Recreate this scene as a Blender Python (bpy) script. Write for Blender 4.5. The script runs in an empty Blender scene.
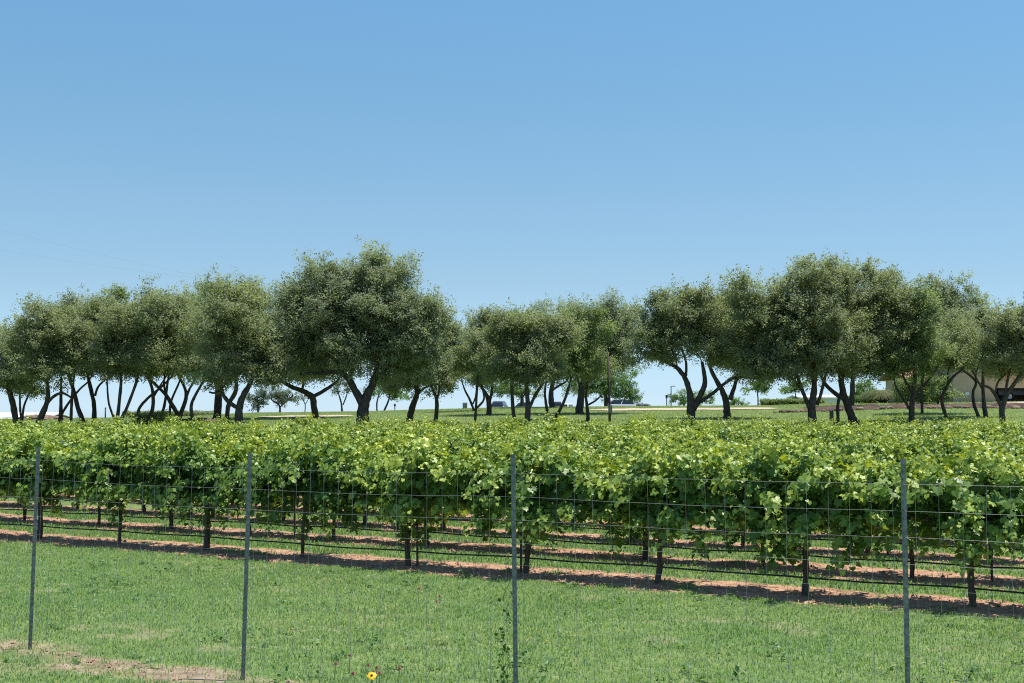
import bpy, bmesh, math, random
import numpy as np
from mathutils import Vector, Matrix

C = bpy.context.scene.collection
R = math.radians

# ------------------------------------------------------------------ camera
F = 1280.0; YH = 408.0; HC = 2.4
cd = bpy.data.cameras.new('camera'); cam = bpy.data.objects.new('camera', cd); C.objects.link(cam)
cd.sensor_width = 36.0; cd.lens = F * 36.0 / 1024.0; cd.clip_end = 6000; cd.clip_start = 0.1
PITCH = math.atan((YH - 341.5) / F)
cam.location = (0, 0, HC); cam.rotation_euler = (math.pi / 2 + PITCH, 0, 0)
bpy.context.scene.camera = cam

# ------------------------------------------------------------------ sky, sun, exposure
SUN_EL = 74.0; SUN_AZ = 84.0            # azimuth measured from +Y (straight ahead), negative = to the left
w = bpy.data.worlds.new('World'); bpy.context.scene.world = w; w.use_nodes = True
nt = w.node_tree; nt.nodes.clear()
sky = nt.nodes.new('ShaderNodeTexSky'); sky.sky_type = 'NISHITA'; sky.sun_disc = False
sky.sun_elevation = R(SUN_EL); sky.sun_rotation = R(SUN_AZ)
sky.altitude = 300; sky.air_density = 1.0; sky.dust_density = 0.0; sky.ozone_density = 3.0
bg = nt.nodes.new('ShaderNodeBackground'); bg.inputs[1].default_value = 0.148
out = nt.nodes.new('ShaderNodeOutputWorld')
# low sky tinted bluer and darker; unseen upper sky kept bright as added fill
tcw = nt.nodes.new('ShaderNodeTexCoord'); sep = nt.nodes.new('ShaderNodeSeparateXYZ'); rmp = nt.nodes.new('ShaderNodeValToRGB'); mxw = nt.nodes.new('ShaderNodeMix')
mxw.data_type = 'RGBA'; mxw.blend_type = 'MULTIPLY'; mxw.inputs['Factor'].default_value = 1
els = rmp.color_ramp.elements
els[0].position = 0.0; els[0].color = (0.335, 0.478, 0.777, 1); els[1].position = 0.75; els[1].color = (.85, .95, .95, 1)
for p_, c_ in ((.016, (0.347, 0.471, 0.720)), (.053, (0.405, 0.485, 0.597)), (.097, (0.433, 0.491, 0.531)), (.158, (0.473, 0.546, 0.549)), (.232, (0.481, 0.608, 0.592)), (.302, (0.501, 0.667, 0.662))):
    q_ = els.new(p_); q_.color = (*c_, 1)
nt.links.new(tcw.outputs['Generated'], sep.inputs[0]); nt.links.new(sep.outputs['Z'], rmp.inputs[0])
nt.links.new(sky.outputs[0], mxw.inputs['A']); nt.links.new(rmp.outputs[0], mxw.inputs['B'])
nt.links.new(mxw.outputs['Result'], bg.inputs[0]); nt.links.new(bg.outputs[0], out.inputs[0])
sl = bpy.data.lights.new('sun', 'SUN'); sl.energy = 5.0; sl.angle = R(0.5); sl.color = (1.0, 0.955, 0.88)
so = bpy.data.objects.new('sun', sl); C.objects.link(so)
sd = Vector((math.sin(R(SUN_AZ)) * math.cos(R(SUN_EL)), math.cos(R(SUN_AZ)) * math.cos(R(SUN_EL)), math.sin(R(SUN_EL))))
so.rotation_euler = sd.to_track_quat('Z', 'Y').to_euler()
vs = bpy.context.scene.view_settings
bpy.context.scene.display_settings.display_device = 'sRGB'
vs.view_transform = 'Standard'; vs.look = 'None'; vs.exposure = 0.62; vs.gamma = 1.0; vs.use_curve_mapping = False
cy = bpy.context.scene.cycles
cy.max_bounces = 7; cy.diffuse_bounces = 4; cy.transmission_bounces = 4; cy.glossy_bounces = 2
cy.pixel_filter_type = 'BLACKMAN_HARRIS'; cy.filter_width = 1.1
cy.use_denoising = False; cy.sample_clamp_indirect = 6
try: cy.denoising_prefilter = 'ACCURATE'
except Exception: pass

# ------------------------------------------------------------------ helpers
cs, sn = math.cos(PITCH), math.sin(PITCH)
def at(px, py, Y):
    """world point at depth Y seen at pixel px, py"""
    dx = (px - 512.0) / F; dy = (341.5 - py) / F
    d = Vector((dx, cs - dy * sn, sn + dy * cs))
    t = Y / d.y
    return Vector((0, 0, HC)) + d * t

def vnoise(x, y, seed=0):
    x = np.asarray(x, float); y = np.asarray(y, float)
    xi = np.floor(x).astype(np.int64); yi = np.floor(y).astype(np.int64)
    fx = x - xi; fy = y - yi
    fx = fx * fx * (3 - 2 * fx); fy = fy * fy * (3 - 2 * fy)
    def h(a, b):
        n = (a * 374761393 + b * 668265263 + seed * 974634757) & 0xffffffff
        n = ((n ^ (n >> 13)) * 1274126177) & 0xffffffff
        n = n ^ (n >> 16)
        return (n & 0xffff) / 65535.0
    return (h(xi, yi) * (1 - fx) + h(xi + 1, yi) * fx) * (1 - fy) + (h(xi, yi + 1) * (1 - fx) + h(xi + 1, yi + 1) * fx) * fy

def fbm(x, y, seed=0, o=3):
    s = 0; a = 0.5; tot = 0
    for i in range(o):
        s = s + a * vnoise(x * 2 ** i, y * 2 ** i, seed + i * 17); tot += a; a *= 0.5
    return s / tot

def sstep(a, b, x):
    t = np.clip((np.asarray(x, float) - a) / (b - a), 0, 1); return t * t * (3 - 2 * t)

CX = np.array([-400, -60, -40, -28, -20, -12, -5, 0, 10, 20, 30, 45, 80, 400.0])
CZ = np.array([1.2, 1.3, 1.46, 1.62, 1.98, 2.08, 2.28, 2.42, 2.5, 2.56, 2.92, 3.0, 3.0, 3.0])
def terrain(X, Y):
    X = np.asarray(X, float); Y = np.asarray(Y, float)
    zc = np.interp(X * 100 / np.maximum(Y, 60), CX, CZ)
    base = 0.004 * np.clip(Y - 28, 0, 32)
    t = 0.6 * sstep(53.5, 69, Y) + 0.4 * sstep(66, 101, Y)
    z = base * (1 - t) + zc * t
    z = z - 0.012 * np.clip(Y - 108, 0, 100) - 0.022 * np.clip(Y - 208, 0, None)
    z = z + (fbm(X * 0.4, Y * 0.4, 5) - 0.5) * 0.05 * sstep(6, 9, Y) * (1 - sstep(95, 110, Y))
    return z
def tz(x, y): return float(terrain(x, y))

# rows of vines
RD = np.array([0.867, -0.498]); RN = np.array([0.498, 0.867])
ROW0 = np.array([-8.73, 23.8]); VS = 2.06; RS = 2.52
YEND = 56.5
def rowcoord(X, Y):
    dx = X - ROW0[0]; dy = Y - ROW0[1]
    return dx * RD[0] + dy * RD[1], dx * RN[0] + dy * RN[1]
FP = [(-4.82 - 2.42, 12.8 + 1.3), (-4.82, 12.8), (-2.42, 11.5), (0.03, 10.38), (2.81, 9.06), (5.35, 7.8)]
def fence_y(X):
    return np.interp(X, [p[0] for p in FP], [p[1] for p in FP])

def dirtmask(X, Y):
    s, p = rowcoord(X, Y)
    k = np.round(p / RS)
    d = np.abs(p - k * RS) + (fbm(X * 2.2, Y * 2.2, 3) - 0.5) * 0.5
    m = 1 - sstep(0.62, 0.79, d)
    m = m * (k >= 0) * (Y < YEND + 1)
    # weeds in the dirt strip
    m = m * (1 - 0.6 * sstep(0.64, 0.78, fbm(X * 1.7, Y * 1.7, 31)))
    # bare soil along the fence
    dd = Y - fence_y(X) + 0.12 + (fbm(X * 0.8, Y * 0.8, 8) - 0.5) * 0.9
    mf = (1 - sstep(0.2, 0.62, np.abs(dd))) * (1 - sstep(-2.0, -1.0, X + (fbm(X * 1.5, Y * 1.5, 9) - .5))) * (0.62 + 0.38 * sstep(0.34, 0.6, fbm(X * 2.6, Y * 2.6, 12)))
    mf = mf * (0.36 + 0.72 * fbm(X * 9, Y * 9, 14))
    d2 = Y - (9.75 - 0.35 * (X + 4.3))
    mf = np.maximum(mf, 0.8 * (1 - sstep(0.1, 0.45, np.abs(d2 + (fbm(X * 1.1, Y * 1.1, 18) - .5)))) * (1 - sstep(-3.4, -2.6, X)) * sstep(.3, .55, fbm(X * 2.2, Y * 2.2, 19)))
    # small bare patches further out in the lawn
    pt = sstep(0.60, 0.74, fbm(X * 1.3, Y * 1.7, 21)) * 0.42 * (p < -0.5)
    return np.clip(np.maximum(np.maximum(m, mf), pt), 0, 1)

def link(me_name, verts, faces_flat, loop_tot, mat, parent=None, attrs=None, smooth=True):
    me = bpy.data.meshes.new(me_name)
    nv = len(verts); nl = len(faces_flat); nf = len(loop_tot)
    me.vertices.add(nv); me.vertices.foreach_set('co', np.ascontiguousarray(verts, dtype=np.float32).ravel())
    me.loops.add(nl); me.loops.foreach_set('vertex_index', np.ascontiguousarray(faces_flat, dtype=np.int32))
    me.polygons.add(nf)
    ls = np.zeros(nf, dtype=np.int32); ls[1:] = np.cumsum(loop_tot)[:-1]
    me.polygons.foreach_set('loop_start', ls)
    try: me.polygons.foreach_set('loop_total', np.ascontiguousarray(loop_tot, dtype=np.int32))
    except Exception: pass
    me.polygons.foreach_set('use_smooth', np.full(nf, bool(smooth)))
    me.update(calc_edges=True)
    if attrs:
        for k, v in attrs.items():
            a = me.attributes.new(k, 'FLOAT', 'POINT'); a.data.foreach_set('value', np.ascontiguousarray(v, dtype=np.float32))
    me.materials.append(mat)
    o = bpy.data.objects.new(me_name, me); C.objects.link(o)
    if parent: o.parent = parent
    return o

class MB:
    """collects shapes and links them as ONE mesh object"""
    def __init__(s): s.v = []; s.f = []; s.t = []
    def add(s, vs_, fs):
        b = len(s.v); s.v += [tuple(v) for v in vs_]
        for f in fs: s.f += [i + b for i in f]; s.t.append(len(f))
    def box(s, c, size, rz=0.0, taper=1.0):
        sx, sy, sz = size[0] / 2, size[1] / 2, size[2] / 2; vs_ = []
        for z, k in ((-sz, 1), (sz, taper)):
            for x, y in ((-sx, -sy), (sx, -sy), (sx, sy), (-sx, sy)):
                x2, y2 = x * k, y * k
                vs_.append((c[0] + x2 * math.cos(rz) - y2 * math.sin(rz), c[1] + x2 * math.sin(rz) + y2 * math.cos(rz), c[2] + z))
        s.add(vs_, [(3, 2, 1, 0), (4, 5, 6, 7), (0, 1, 5, 4), (1, 2, 6, 5), (2, 3, 7, 6), (3, 0, 4, 7)])
    def tube(s, pts, rad, n=6, cap=True, rough=0.0, rng=None):
        pts = [Vector(p) for p in pts]; m = len(pts)
        if not hasattr(rad, '__len__'): rad = [rad] * m
        u = None; vs_ = []
        for i, p in enumerate(pts):
            d = (pts[min(i + 1, m - 1)] - pts[max(i - 1, 0)])
            d = d.normalized() if d.length > 1e-9 else Vector((0, 0, 1))
            if u is None:
                u = d.cross(Vector((0, 1, 0.03)));
                if u.length < 1e-3: u = d.cross(Vector((1, 0, 0)))
            u = (u - d * u.dot(d)).normalized(); v = d.cross(u)
            for j in range(n):
                a = 2 * math.pi * j / n; r = rad[i]
                if rough: r *= 1 + rng.uniform(-rough, rough)
                vs_.append(p + (u * math.cos(a) + v * math.sin(a)) * r)
        fs = []
        for i in range(m - 1):
            for j in range(n):
                a = i * n + j; b = i * n + (j + 1) % n
                fs.append((a, b, b + n, a + n))
        if cap:
            fs.append(tuple(range(n - 1, -1, -1))); fs.append(tuple(range((m - 1) * n, m * n)))
        s.add(vs_, fs)
    def build(s, name, mat, parent=None, smooth=False):
        return link(name, np.array(s.v, dtype=np.float32), np.array(s.f, dtype=np.int32), np.array(s.t, dtype=np.int32), mat, parent, None, smooth)

def tag(o, label=None, cat=None, group=None, kind=None):
    if label: o['label'] = label
    if cat: o['category'] = cat
    if group: o['group'] = group
    if kind: o['kind'] = kind
    return o
def empty(name, loc, rz=0.0):
    o = bpy.data.objects.new(name, None); C.objects.link(o); o.location = loc; o.rotation_euler = (0, 0, rz)
    o.empty_display_size = 0.2
    return o
def copy_tree(o, parent=None):
    c = o.copy(); C.objects.link(c); c.parent = parent
    for ch in o.children: copy_tree(ch, c)
    return c

def smoothpath(pts, n=4):
    pts = [Vector(p) for p in pts]
    if len(pts) < 3:
        return [pts[0].lerp(pts[-1], i / n) for i in range(n + 1)]
    outp = []
    for i in range(len(pts) - 1):
        p0 = pts[max(i - 1, 0)]; p1 = pts[i]; p2 = pts[i + 1]; p3 = pts[min(i + 2, len(pts) - 1)]
        for k in range(n):
            t = k / n
            outp.append(0.5 * ((2 * p1) + (p2 - p0) * t + (2 * p0 - 5 * p1 + 4 * p2 - p3) * t * t + (3 * p1 - p0 - 3 * p2 + p3) * t ** 3))
    outp.append(pts[-1]); return outp

# ------------------------------------------------------------------ materials
def newmat(name):
    m = bpy.data.materials.new(name); m.use_nodes = True
    return m, m.node_tree.nodes, m.node_tree.links, m.node_tree.nodes['Principled BSDF']

def noisemat(name, c1, c2, scale=8, rough=0.85, bump=0.3, detail=6, metallic=0.0, spec=0.3, stretch=None, dist=0.02):
    m, N, L, b = newmat(name)
    tc = N.new('ShaderNodeTexCoord'); mp = N.new('ShaderNodeMapping'); L.new(tc.outputs['Object'], mp.inputs[0])
    if stretch: mp.inputs['Scale'].default_value = stretch
    n = N.new('ShaderNodeTexNoise'); n.inputs['Scale'].default_value = scale; n.inputs['Detail'].default_value = detail
    L.new(mp.outputs[0], n.inputs['Vector'])
    r = N.new('ShaderNodeValToRGB'); r.color_ramp.elements[0].position = 0.3; r.color_ramp.elements[1].position = 0.7
    r.color_ramp.elements[0].color = (*c1, 1); r.color_ramp.elements[1].color = (*c2, 1)
    L.new(n.outputs['Fac'], r.inputs[0]); L.new(r.outputs[0], b.inputs['Base Color'])
    b.inputs['Roughness'].default_value = rough; b.inputs['Metallic'].default_value = metallic; b.inputs['Specular IOR Level'].default_value = spec
    if bump:
        bp = N.new('ShaderNodeBump'); bp.inputs['Strength'].default_value = bump; bp.inputs['Distance'].default_value = dist
        L.new(n.outputs['Fac'], bp.inputs['Height']); L.new(bp.outputs[0], b.inputs['Normal'])
    return m

def leafmat(name, c1, c2, c3, trans=0.4, tmul=(1.5, 1.6, 0.6), rough=0.45, spec=0.4, objvar=0.0):
    """tint attribute (0..1) runs c1 > c2 > c3; a share of light passes through the blade"""
    m, N, L, b = newmat(name)
    a = N.new('ShaderNodeAttribute'); a.attribute_name = 'tint'
    fac = a.outputs['Fac']
    if objvar:
        oi = N.new('ShaderNodeObjectInfo'); ma = N.new('ShaderNodeMath'); ma.operation = 'MULTIPLY_ADD'
        ma.inputs[1].default_value = objvar; ma.inputs[2].default_value = -objvar / 2; L.new(oi.outputs['Random'], ma.inputs[0])
        ad = N.new('ShaderNodeMath'); ad.operation = 'ADD'; ad.use_clamp = True
        L.new(a.outputs['Fac'], ad.inputs[0]); L.new(ma.outputs[0], ad.inputs[1]); fac = ad.outputs[0]
    r = N.new('ShaderNodeValToRGB'); e = r.color_ramp.elements
    e[0].position = 0.0; e[0].color = (*c1, 1); e[1].position = 1.0; e[1].color = (*c3, 1)
    q = e.new(0.55); q.color = (*c2, 1)
    L.new(fac, r.inputs[0]); L.new(r.outputs[0], b.inputs['Base Color'])
    b.inputs['Roughness'].default_value = rough; b.inputs['Specular IOR Level'].default_value = spec
    mu = N.new('ShaderNodeMix'); mu.data_type = 'RGBA'; mu.blend_type = 'MULTIPLY'; mu.inputs['Factor'].default_value = 1
    L.new(r.outputs[0], mu.inputs['A']); mu.inputs['B'].default_value = (*tmul, 1)
    t = N.new('ShaderNodeBsdfTranslucent'); L.new(mu.outputs['Result'], t.inputs['Color'])
    mx = N.new('ShaderNodeMixShader'); mx.inputs[0].default_value = trans
    L.new(b.outputs[0], mx.inputs[1]); L.new(t.outputs[0], mx.inputs[2])
    L.new(mx.outputs[0], N['Material Output'].inputs['Surface'])
    return m

def plain(name, c, rough=0.5, metallic=0.0, spec=0.5):
    return noisemat(name, tuple(x * 0.88 for x in c), tuple(min(1, x * 1.08) for x in c), 6, rough, 0.05, 4, metallic, spec)

M = {}
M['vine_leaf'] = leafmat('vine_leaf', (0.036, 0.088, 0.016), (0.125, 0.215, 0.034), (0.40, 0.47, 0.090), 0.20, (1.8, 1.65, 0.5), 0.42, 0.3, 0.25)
M['vine_wood'] = noisemat('vine_wood', (0.045, 0.033, 0.025), (0.13, 0.10, 0.075), 14, 0.9, 0.8, 8, stretch=(3, 3, 0.6))
M['shoot'] = plain('green_shoot', (0.16, 0.2, 0.05), 0.6)
M['bark'] = noisemat('oak_bark', (0.035, 0.030, 0.025), (0.125, 0.108, 0.09), 9, 0.95, 1.0, 9, stretch=(2, 2, 0.5), dist=0.05, spec=0.1)
M['pale_bark'] = noisemat('pale_bark', (0.10, 0.088, 0.075), (0.24, 0.215, 0.185), 9, 0.95, 0.8, 8, stretch=(2, 2, 0.5), dist=0.04, spec=0.1)
M['oak_a'] = leafmat('oak_leaf_grey_green', (0.165, 0.19, 0.122), (0.25, 0.285, 0.178), (0.34, 0.375, 0.235), 0.5, (1.35, 1.45, 0.85), 0.5, 0.35)
M['oak_b'] = leafmat('oak_leaf_olive', (0.158, 0.186, 0.106), (0.240, 0.273, 0.156), (0.325, 0.36, 0.205), 0.5, (1.4, 1.45, 0.8), 0.5, 0.35)
M['oak_c'] = leafmat('oak_leaf_fresh', (0.135, 0.18, 0.084), (0.21, 0.262, 0.122), (0.30, 0.35, 0.168), 0.5, (1.35, 1.45, 0.75), 0.5, 0.35)
M['far_leaf'] = leafmat('far_leaf', (0.08, 0.14, 0.04), (0.14, 0.23, 0.065), (0.22, 0.31, 0.10), 0.42, (1.3, 1.4, 0.6), 0.5, 0.3)
M['pale_far_leaf'] = leafmat('pale_far_leaf', (0.09, 0.12, 0.075), (0.13, 0.17, 0.10), (0.19, 0.23, 0.14), 0.3, (1.2, 1.3, 0.7), 0.5, 0.3)
M['grass'] = leafmat('grass_blade', (0.088, 0.174, 0.06), (0.182, 0.294, 0.114), (0.38, 0.38, 0.19), 0.45, (1.5, 1.5, 0.8), 0.5, 0.3)
M['pampas'] = leafmat('pampas_blade', (0.11, 0.15, 0.05), (0.17, 0.20, 0.075), (0.26, 0.27, 0.12), 0.3, (1.1, 1.1, 0.7), 0.5, 0.3)
M['steel'] = noisemat('weathered_steel', (0.10, 0.115, 0.12), (0.25, 0.27, 0.275), 30, 0.5, 0.25, 6, 0.45, 0.5)
M['wire'] = noisemat('galvanised_wire', (0.16, 0.17, 0.18), (0.27, 0.28, 0.29), 20, 0.5, 0.0, 3, 0.3, 0.5)
M['hose'] = plain('black_hose', (0.018, 0.018, 0.02), 0.45)
M['stake'] = noisemat('rusty_steel', (0.06, 0.045, 0.035), (0.13, 0.09, 0.065), 25, 0.75, 0.3, 6, 0.3)
M['wood_dark'] = noisemat('dark_post_wood', (0.035, 0.029, 0.024), (0.085, 0.07, 0.056), 12, 0.9, 0.6, 8, stretch=(4, 4, 0.4))
M['black'] = plain('black_metal', (0.02, 0.02, 0.022), 0.5)
M['grey_metal'] = plain('grey_metal', (0.24, 0.26, 0.25), 0.5, 0.2)
M['white_wall'] = noisemat('white_painted_metal', (0.72, 0.73, 0.73), (0.82, 0.82, 0.81), 3, 0.5, 0.05)
M['stucco'] = noisemat('tan_stucco', (0.52, 0.385, 0.245), (0.57, 0.43, 0.28), 2, 0.95, 0.1, 9)
M['terracotta'] = noisemat('terracotta_tiles', (0.24, 0.115, 0.08), (0.40, 0.215, 0.155), 7, 0.85, 0.6, 5, stretch=(1, 4, 4))
M['glass'] = plain('dark_window_glass', (0.02, 0.025, 0.03), 0.08, 0.0, 0.8)
M['tyre'] = plain('tyre_rubber', (0.02, 0.02, 0.02), 0.8)
M['rim'] = plain('wheel_rim', (0.4, 0.4, 0.42), 0.35, 0.7)
M['lamp_lens'] = plain('lamp_lens', (0.55, 0.56, 0.58), 0.15)
M['track'] = noisemat('sandy_track', (0.30, 0.245, 0.165), (0.46, 0.385, 0.275), 1.5, 0.95, 0.3, 9)
M['mulch'] = noisemat('red_brown_mulch', (0.025, 0.018, 0.013), (0.10, 0.064, 0.047), 1.3, 0.95, 1.0, 9, dist=0.1)  # brown mulch, darkened and mottled so its colour also carries the bank's shadow
M['rubble'] = noisemat('brown_rubble', (0.09, 0.065, 0.048), (0.22, 0.16, 0.12), 1.8, 0.95, 1.0, 9, dist=0.1)
M['petal_red'] = leafmat('burgundy_petal', (0.11, 0.02, 0.025), (0.17, 0.035, 0.04), (0.22, 0.06, 0.06), 0.3, (1.2, 1, 1), 0.5, 0.3)
M['petal_yellow'] = leafmat('yellow_petal', (0.70, 0.42, 0.01), (0.82, 0.55, 0.02), (0.85, 0.62, 0.05), 0.35, (1.1, 1.05, 0.6), 0.5, 0.3)
M['flower_eye'] = plain('brown_flower_eye', (0.05, 0.028, 0.012), 0.9)
M['asphalt'] = noisemat('asphalt', (0.045, 0.045, 0.047), (0.065, 0.064, 0.063), 5, 0.95, 0.2)

# ground: grass soil with bare earth where the dirt attribute says so
def groundmat():
    m, N, L, b = newmat('grassy_ground')
    tc = N.new('ShaderNodeTexCoord')
    def noise(sc, det=6):
        n = N.new('ShaderNodeTexNoise'); n.inputs['Scale'].default_value = sc; n.inputs['Detail'].default_value = det
        L.new(tc.outputs['Object'], n.inputs['Vector']); return n
    def ramp(fac, stops):
        r = N.new('ShaderNodeValToRGB'); e = r.color_ramp.elements
        e[0].position, e[0].color = stops[0][0], (*stops[0][1], 1); e[1].position, e[1].color = stops[-1][0], (*stops[-1][1], 1)
        for p, c in stops[1:-1]: q = e.new(p); q.color = (*c, 1)
        L.new(fac, r.inputs[0]); return r
    n1 = noise(2.2, 8); n2 = noise(24, 4); n3 = noise(0.28, 5); n4 = noise(5, 10); n5 = noise(60, 3)
    g1 = ramp(n1.outputs['Fac'], [(0.3, (0.105, 0.15, 0.058)), (0.5, (0.125, 0.19, 0.072)), (0.72, (0.17, 0.22, 0.095))])
    g2 = ramp(n2.outputs['Fac'], [(0.3, (0.65, 0.65, 0.6)), (0.7, (1.25, 1.2, 1.15))])
    g3 = ramp(n3.outputs['Fac'], [(0.35, (0.9, 0.98, 0.9)), (0.68, (1.2, 1.08, 1.02))])
    def mul(a, c):
        x = N.new('ShaderNodeMix'); x.data_type = 'RGBA'; x.blend_type = 'MULTIPLY'; x.inputs['Factor'].default_value = 1
        L.new(a, x.inputs['A']); L.new(c, x.inputs['B']); return x.outputs['Result']
    g = mul(mul(g1.outputs[0], g2.outputs[0]), g3.outputs[0])
    s = ramp(n4.outputs['Fac'], [(0.25, (0.21, 0.115, 0.072)), (0.5, (0.36, 0.215, 0.137)), (0.75, (0.49, 0.315, 0.21))])
    s2 = ramp(n5.outputs['Fac'], [(0.3, (0.75, 0.75, 0.75)), (0.65, (1.12, 1.12, 1.12))])
    dl = N.new('ShaderNodeAttribute'); dl.attribute_name = 'dull'
    s0 = ramp(n4.outputs['Fac'], [(0.25, (0.14, 0.105, 0.075)), (0.5, (0.255, 0.205, 0.15)), (0.75, (0.38, 0.32, 0.245))])
    sx = N.new('ShaderNodeMix'); sx.data_type = 'RGBA'; L.new(dl.outputs['Fac'], sx.inputs['Factor']); L.new(s.outputs[0], sx.inputs['A']); L.new(s0.outputs[0], sx.inputs['B'])
    s = mul(sx.outputs['Result'], s2.outputs[0])
    a = N.new('ShaderNodeAttribute'); a.attribute_name = 'dirt'
    ad = N.new('ShaderNodeMath'); ad.operation = 'MULTIPLY_ADD'; ad.inputs[1].default_value = 0.5; ad.inputs[2].default_value = -0.25
    L.new(n2.outputs['Fac'], ad.inputs[0])
    ad2 = N.new('ShaderNodeMath'); ad2.operation = 'ADD'; L.new(a.outputs['Fac'], ad2.inputs[0]); L.new(ad.outputs[0], ad2.inputs[1])
    mr = N.new('ShaderNodeMapRange'); mr.inputs[1].default_value = 0.3; mr.inputs[2].default_value = 0.7; L.new(ad2.outputs[0], mr.inputs[0])
    mx = N.new('ShaderNodeMix'); mx.data_type = 'RGBA'; L.new(mr.outputs[0], mx.inputs['Factor']); L.new(g, mx.inputs['A']); L.new(s, mx.inputs['B'])
    L.new(mx.outputs['Result'], b.inputs['Base Color']); b.inputs['Roughness'].default_value = 0.95; b.inputs['Specular IOR Level'].default_value = 0.1
    bp = N.new('ShaderNodeBump'); bp.inputs['Strength'].default_value = 0.7; bp.inputs['Distance'].default_value = 0.05
    h = N.new('ShaderNodeMath'); h.operation = 'ADD'; L.new(n2.outputs['Fac'], h.inputs[0]); L.new(n4.outputs['Fac'], h.inputs[1])
    L.new(h.outputs[0], bp.inputs['Height']); L.new(bp.outputs[0], b.inputs['Normal'])
    return m
M['ground'] = groundmat()

# ------------------------------------------------------------------ ground sheet
def ticks(segs):
    o = []
    for a, b, st in segs: o += list(np.arange(a, b, st))
    return np.array(o + [segs[-1][1]])
gx = ticks([(-1500, -200, 130), (-200, -60, 10), (-60, -13, 1.2), (-13, 13, 0.075), (13, 60, 1.2), (60, 200, 10), (200, 1500, 130)])
gy = ticks([(-60, 0, 6), (0, 6, 1), (6, 31, 0.09), (31, 62, 0.8), (62, 130, 1.3), (130, 300, 12), (300, 1600, 100)])
GX, GY = np.meshgrid(gx, gy)
GZ = terrain(GX, GY)
D = dirtmask(GX, GY)
GZ = GZ + (fbm(GX * 3.1, GY * 3.1, 44) - 0.5) * 0.035 * (D > 0.3) * (GY < 35)
nx, ny = len(gx), len(gy)
V = np.stack([GX.ravel(), GY.ravel(), GZ.ravel()], 1)
ii, jj = np.meshgrid(np.arange(nx - 1), np.arange(ny - 1))
a0 = (jj * nx + ii).ravel()
FQ = np.stack([a0, a0 + 1, a0 + nx + 1, a0 + nx], 1).ravel()
g = link('ground', V, FQ, np.full(len(a0), 4), M['ground'], None, {'dirt': D.ravel(), 'dull': (0.8 * (rowcoord(GX, GY)[1] < -1.3) * (GY < 40)).ravel()})
g['kind'] = 'structure'

# ------------------------------------------------------------------ sandy track and parking lot on the crest
def strip(name, pts, mat, lift=0.012, cross=4):
    """pts: list of (x, y, halfwidth)"""
    P = []; n = len(pts)
    vs_ = []; fs = []
    for i, (x, y, hw) in enumerate(pts):
        for c in range(cross + 1):
            yy = y + hw * (2 * c / cross - 1)
            vs_.append((x, yy, tz(x, yy) + lift))
    for i in range(n - 1):
        for c in range(cross):
            a = i * (cross + 1) + c
            fs.append((a, a + cross + 1, a + cross + 2, a + 1))
    mb = MB(); mb.add(vs_, fs); o = mb.build(name, mat, None, True); o['kind'] = 'structure'; return o
rr = random.Random(4)
for xa_, xb_ in ((-17.5, -11), (5.5, 19)):
    strip('dirt_road', [(x, 89.5 + 1.2 * math.sin(x * 0.07) + rr.uniform(-.3, .3), (1.9 + rr.uniform(-.35, .35)) * min(1, .25 + .5 * min(x - xa_, xb_ - x))) for x in np.arange(xa_, xb_ + .1, 0.65)], M['track'], 0.035, 6)
strip('parking_lot', [(x, 190, 30) for x in np.arange(-40, 60, 8)], M['asphalt'], 0.03, 8)

# ------------------------------------------------------------------ grass
rng = np.random.default_rng(7)
def blades(x, y, h, wd, tint, bend=0.5, z=None):
    n = len(x)
    z = terrain(x, y) if z is None else z
    a = rng.uniform(0, 2 * np.pi, n); ux, uy = np.cos(a), np.sin(a)
    b = rng.uniform(0, 2 * np.pi, n); lean = h * rng.uniform(0.1, bend, n); lx, ly = np.cos(b) * lean, np.sin(b) * lean
    hw = wd / 2
    P = np.empty((n, 5, 3))
    P[:, 0] = np.stack([x - ux * hw, y - uy * hw, z - 0.01], 1)
    P[:, 1] = np.stack([x + ux * hw, y + uy * hw, z - 0.01], 1)
    P[:, 2] = np.stack([x + ux * hw * .7 + lx * .35, y + uy * hw * .7 + ly * .35, z + h * .6], 1)
    P[:, 3] = np.stack([x - ux * hw * .7 + lx * .35, y - uy * hw * .7 + ly * .35, z + h * .6], 1)
    P[:, 4] = np.stack([x + lx, y + ly, z + h * (1 - .25 * bend)], 1)
    base = np.arange(n) * 5
    F_ = np.stack([base, base + 1, base + 2, base + 3, base + 3, base + 2, base + 4], 1).ravel()
    T_ = np.tile([4, 3], n)
    return P.reshape(-1, 3), F_, T_, np.repeat(tint, 5)

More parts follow.
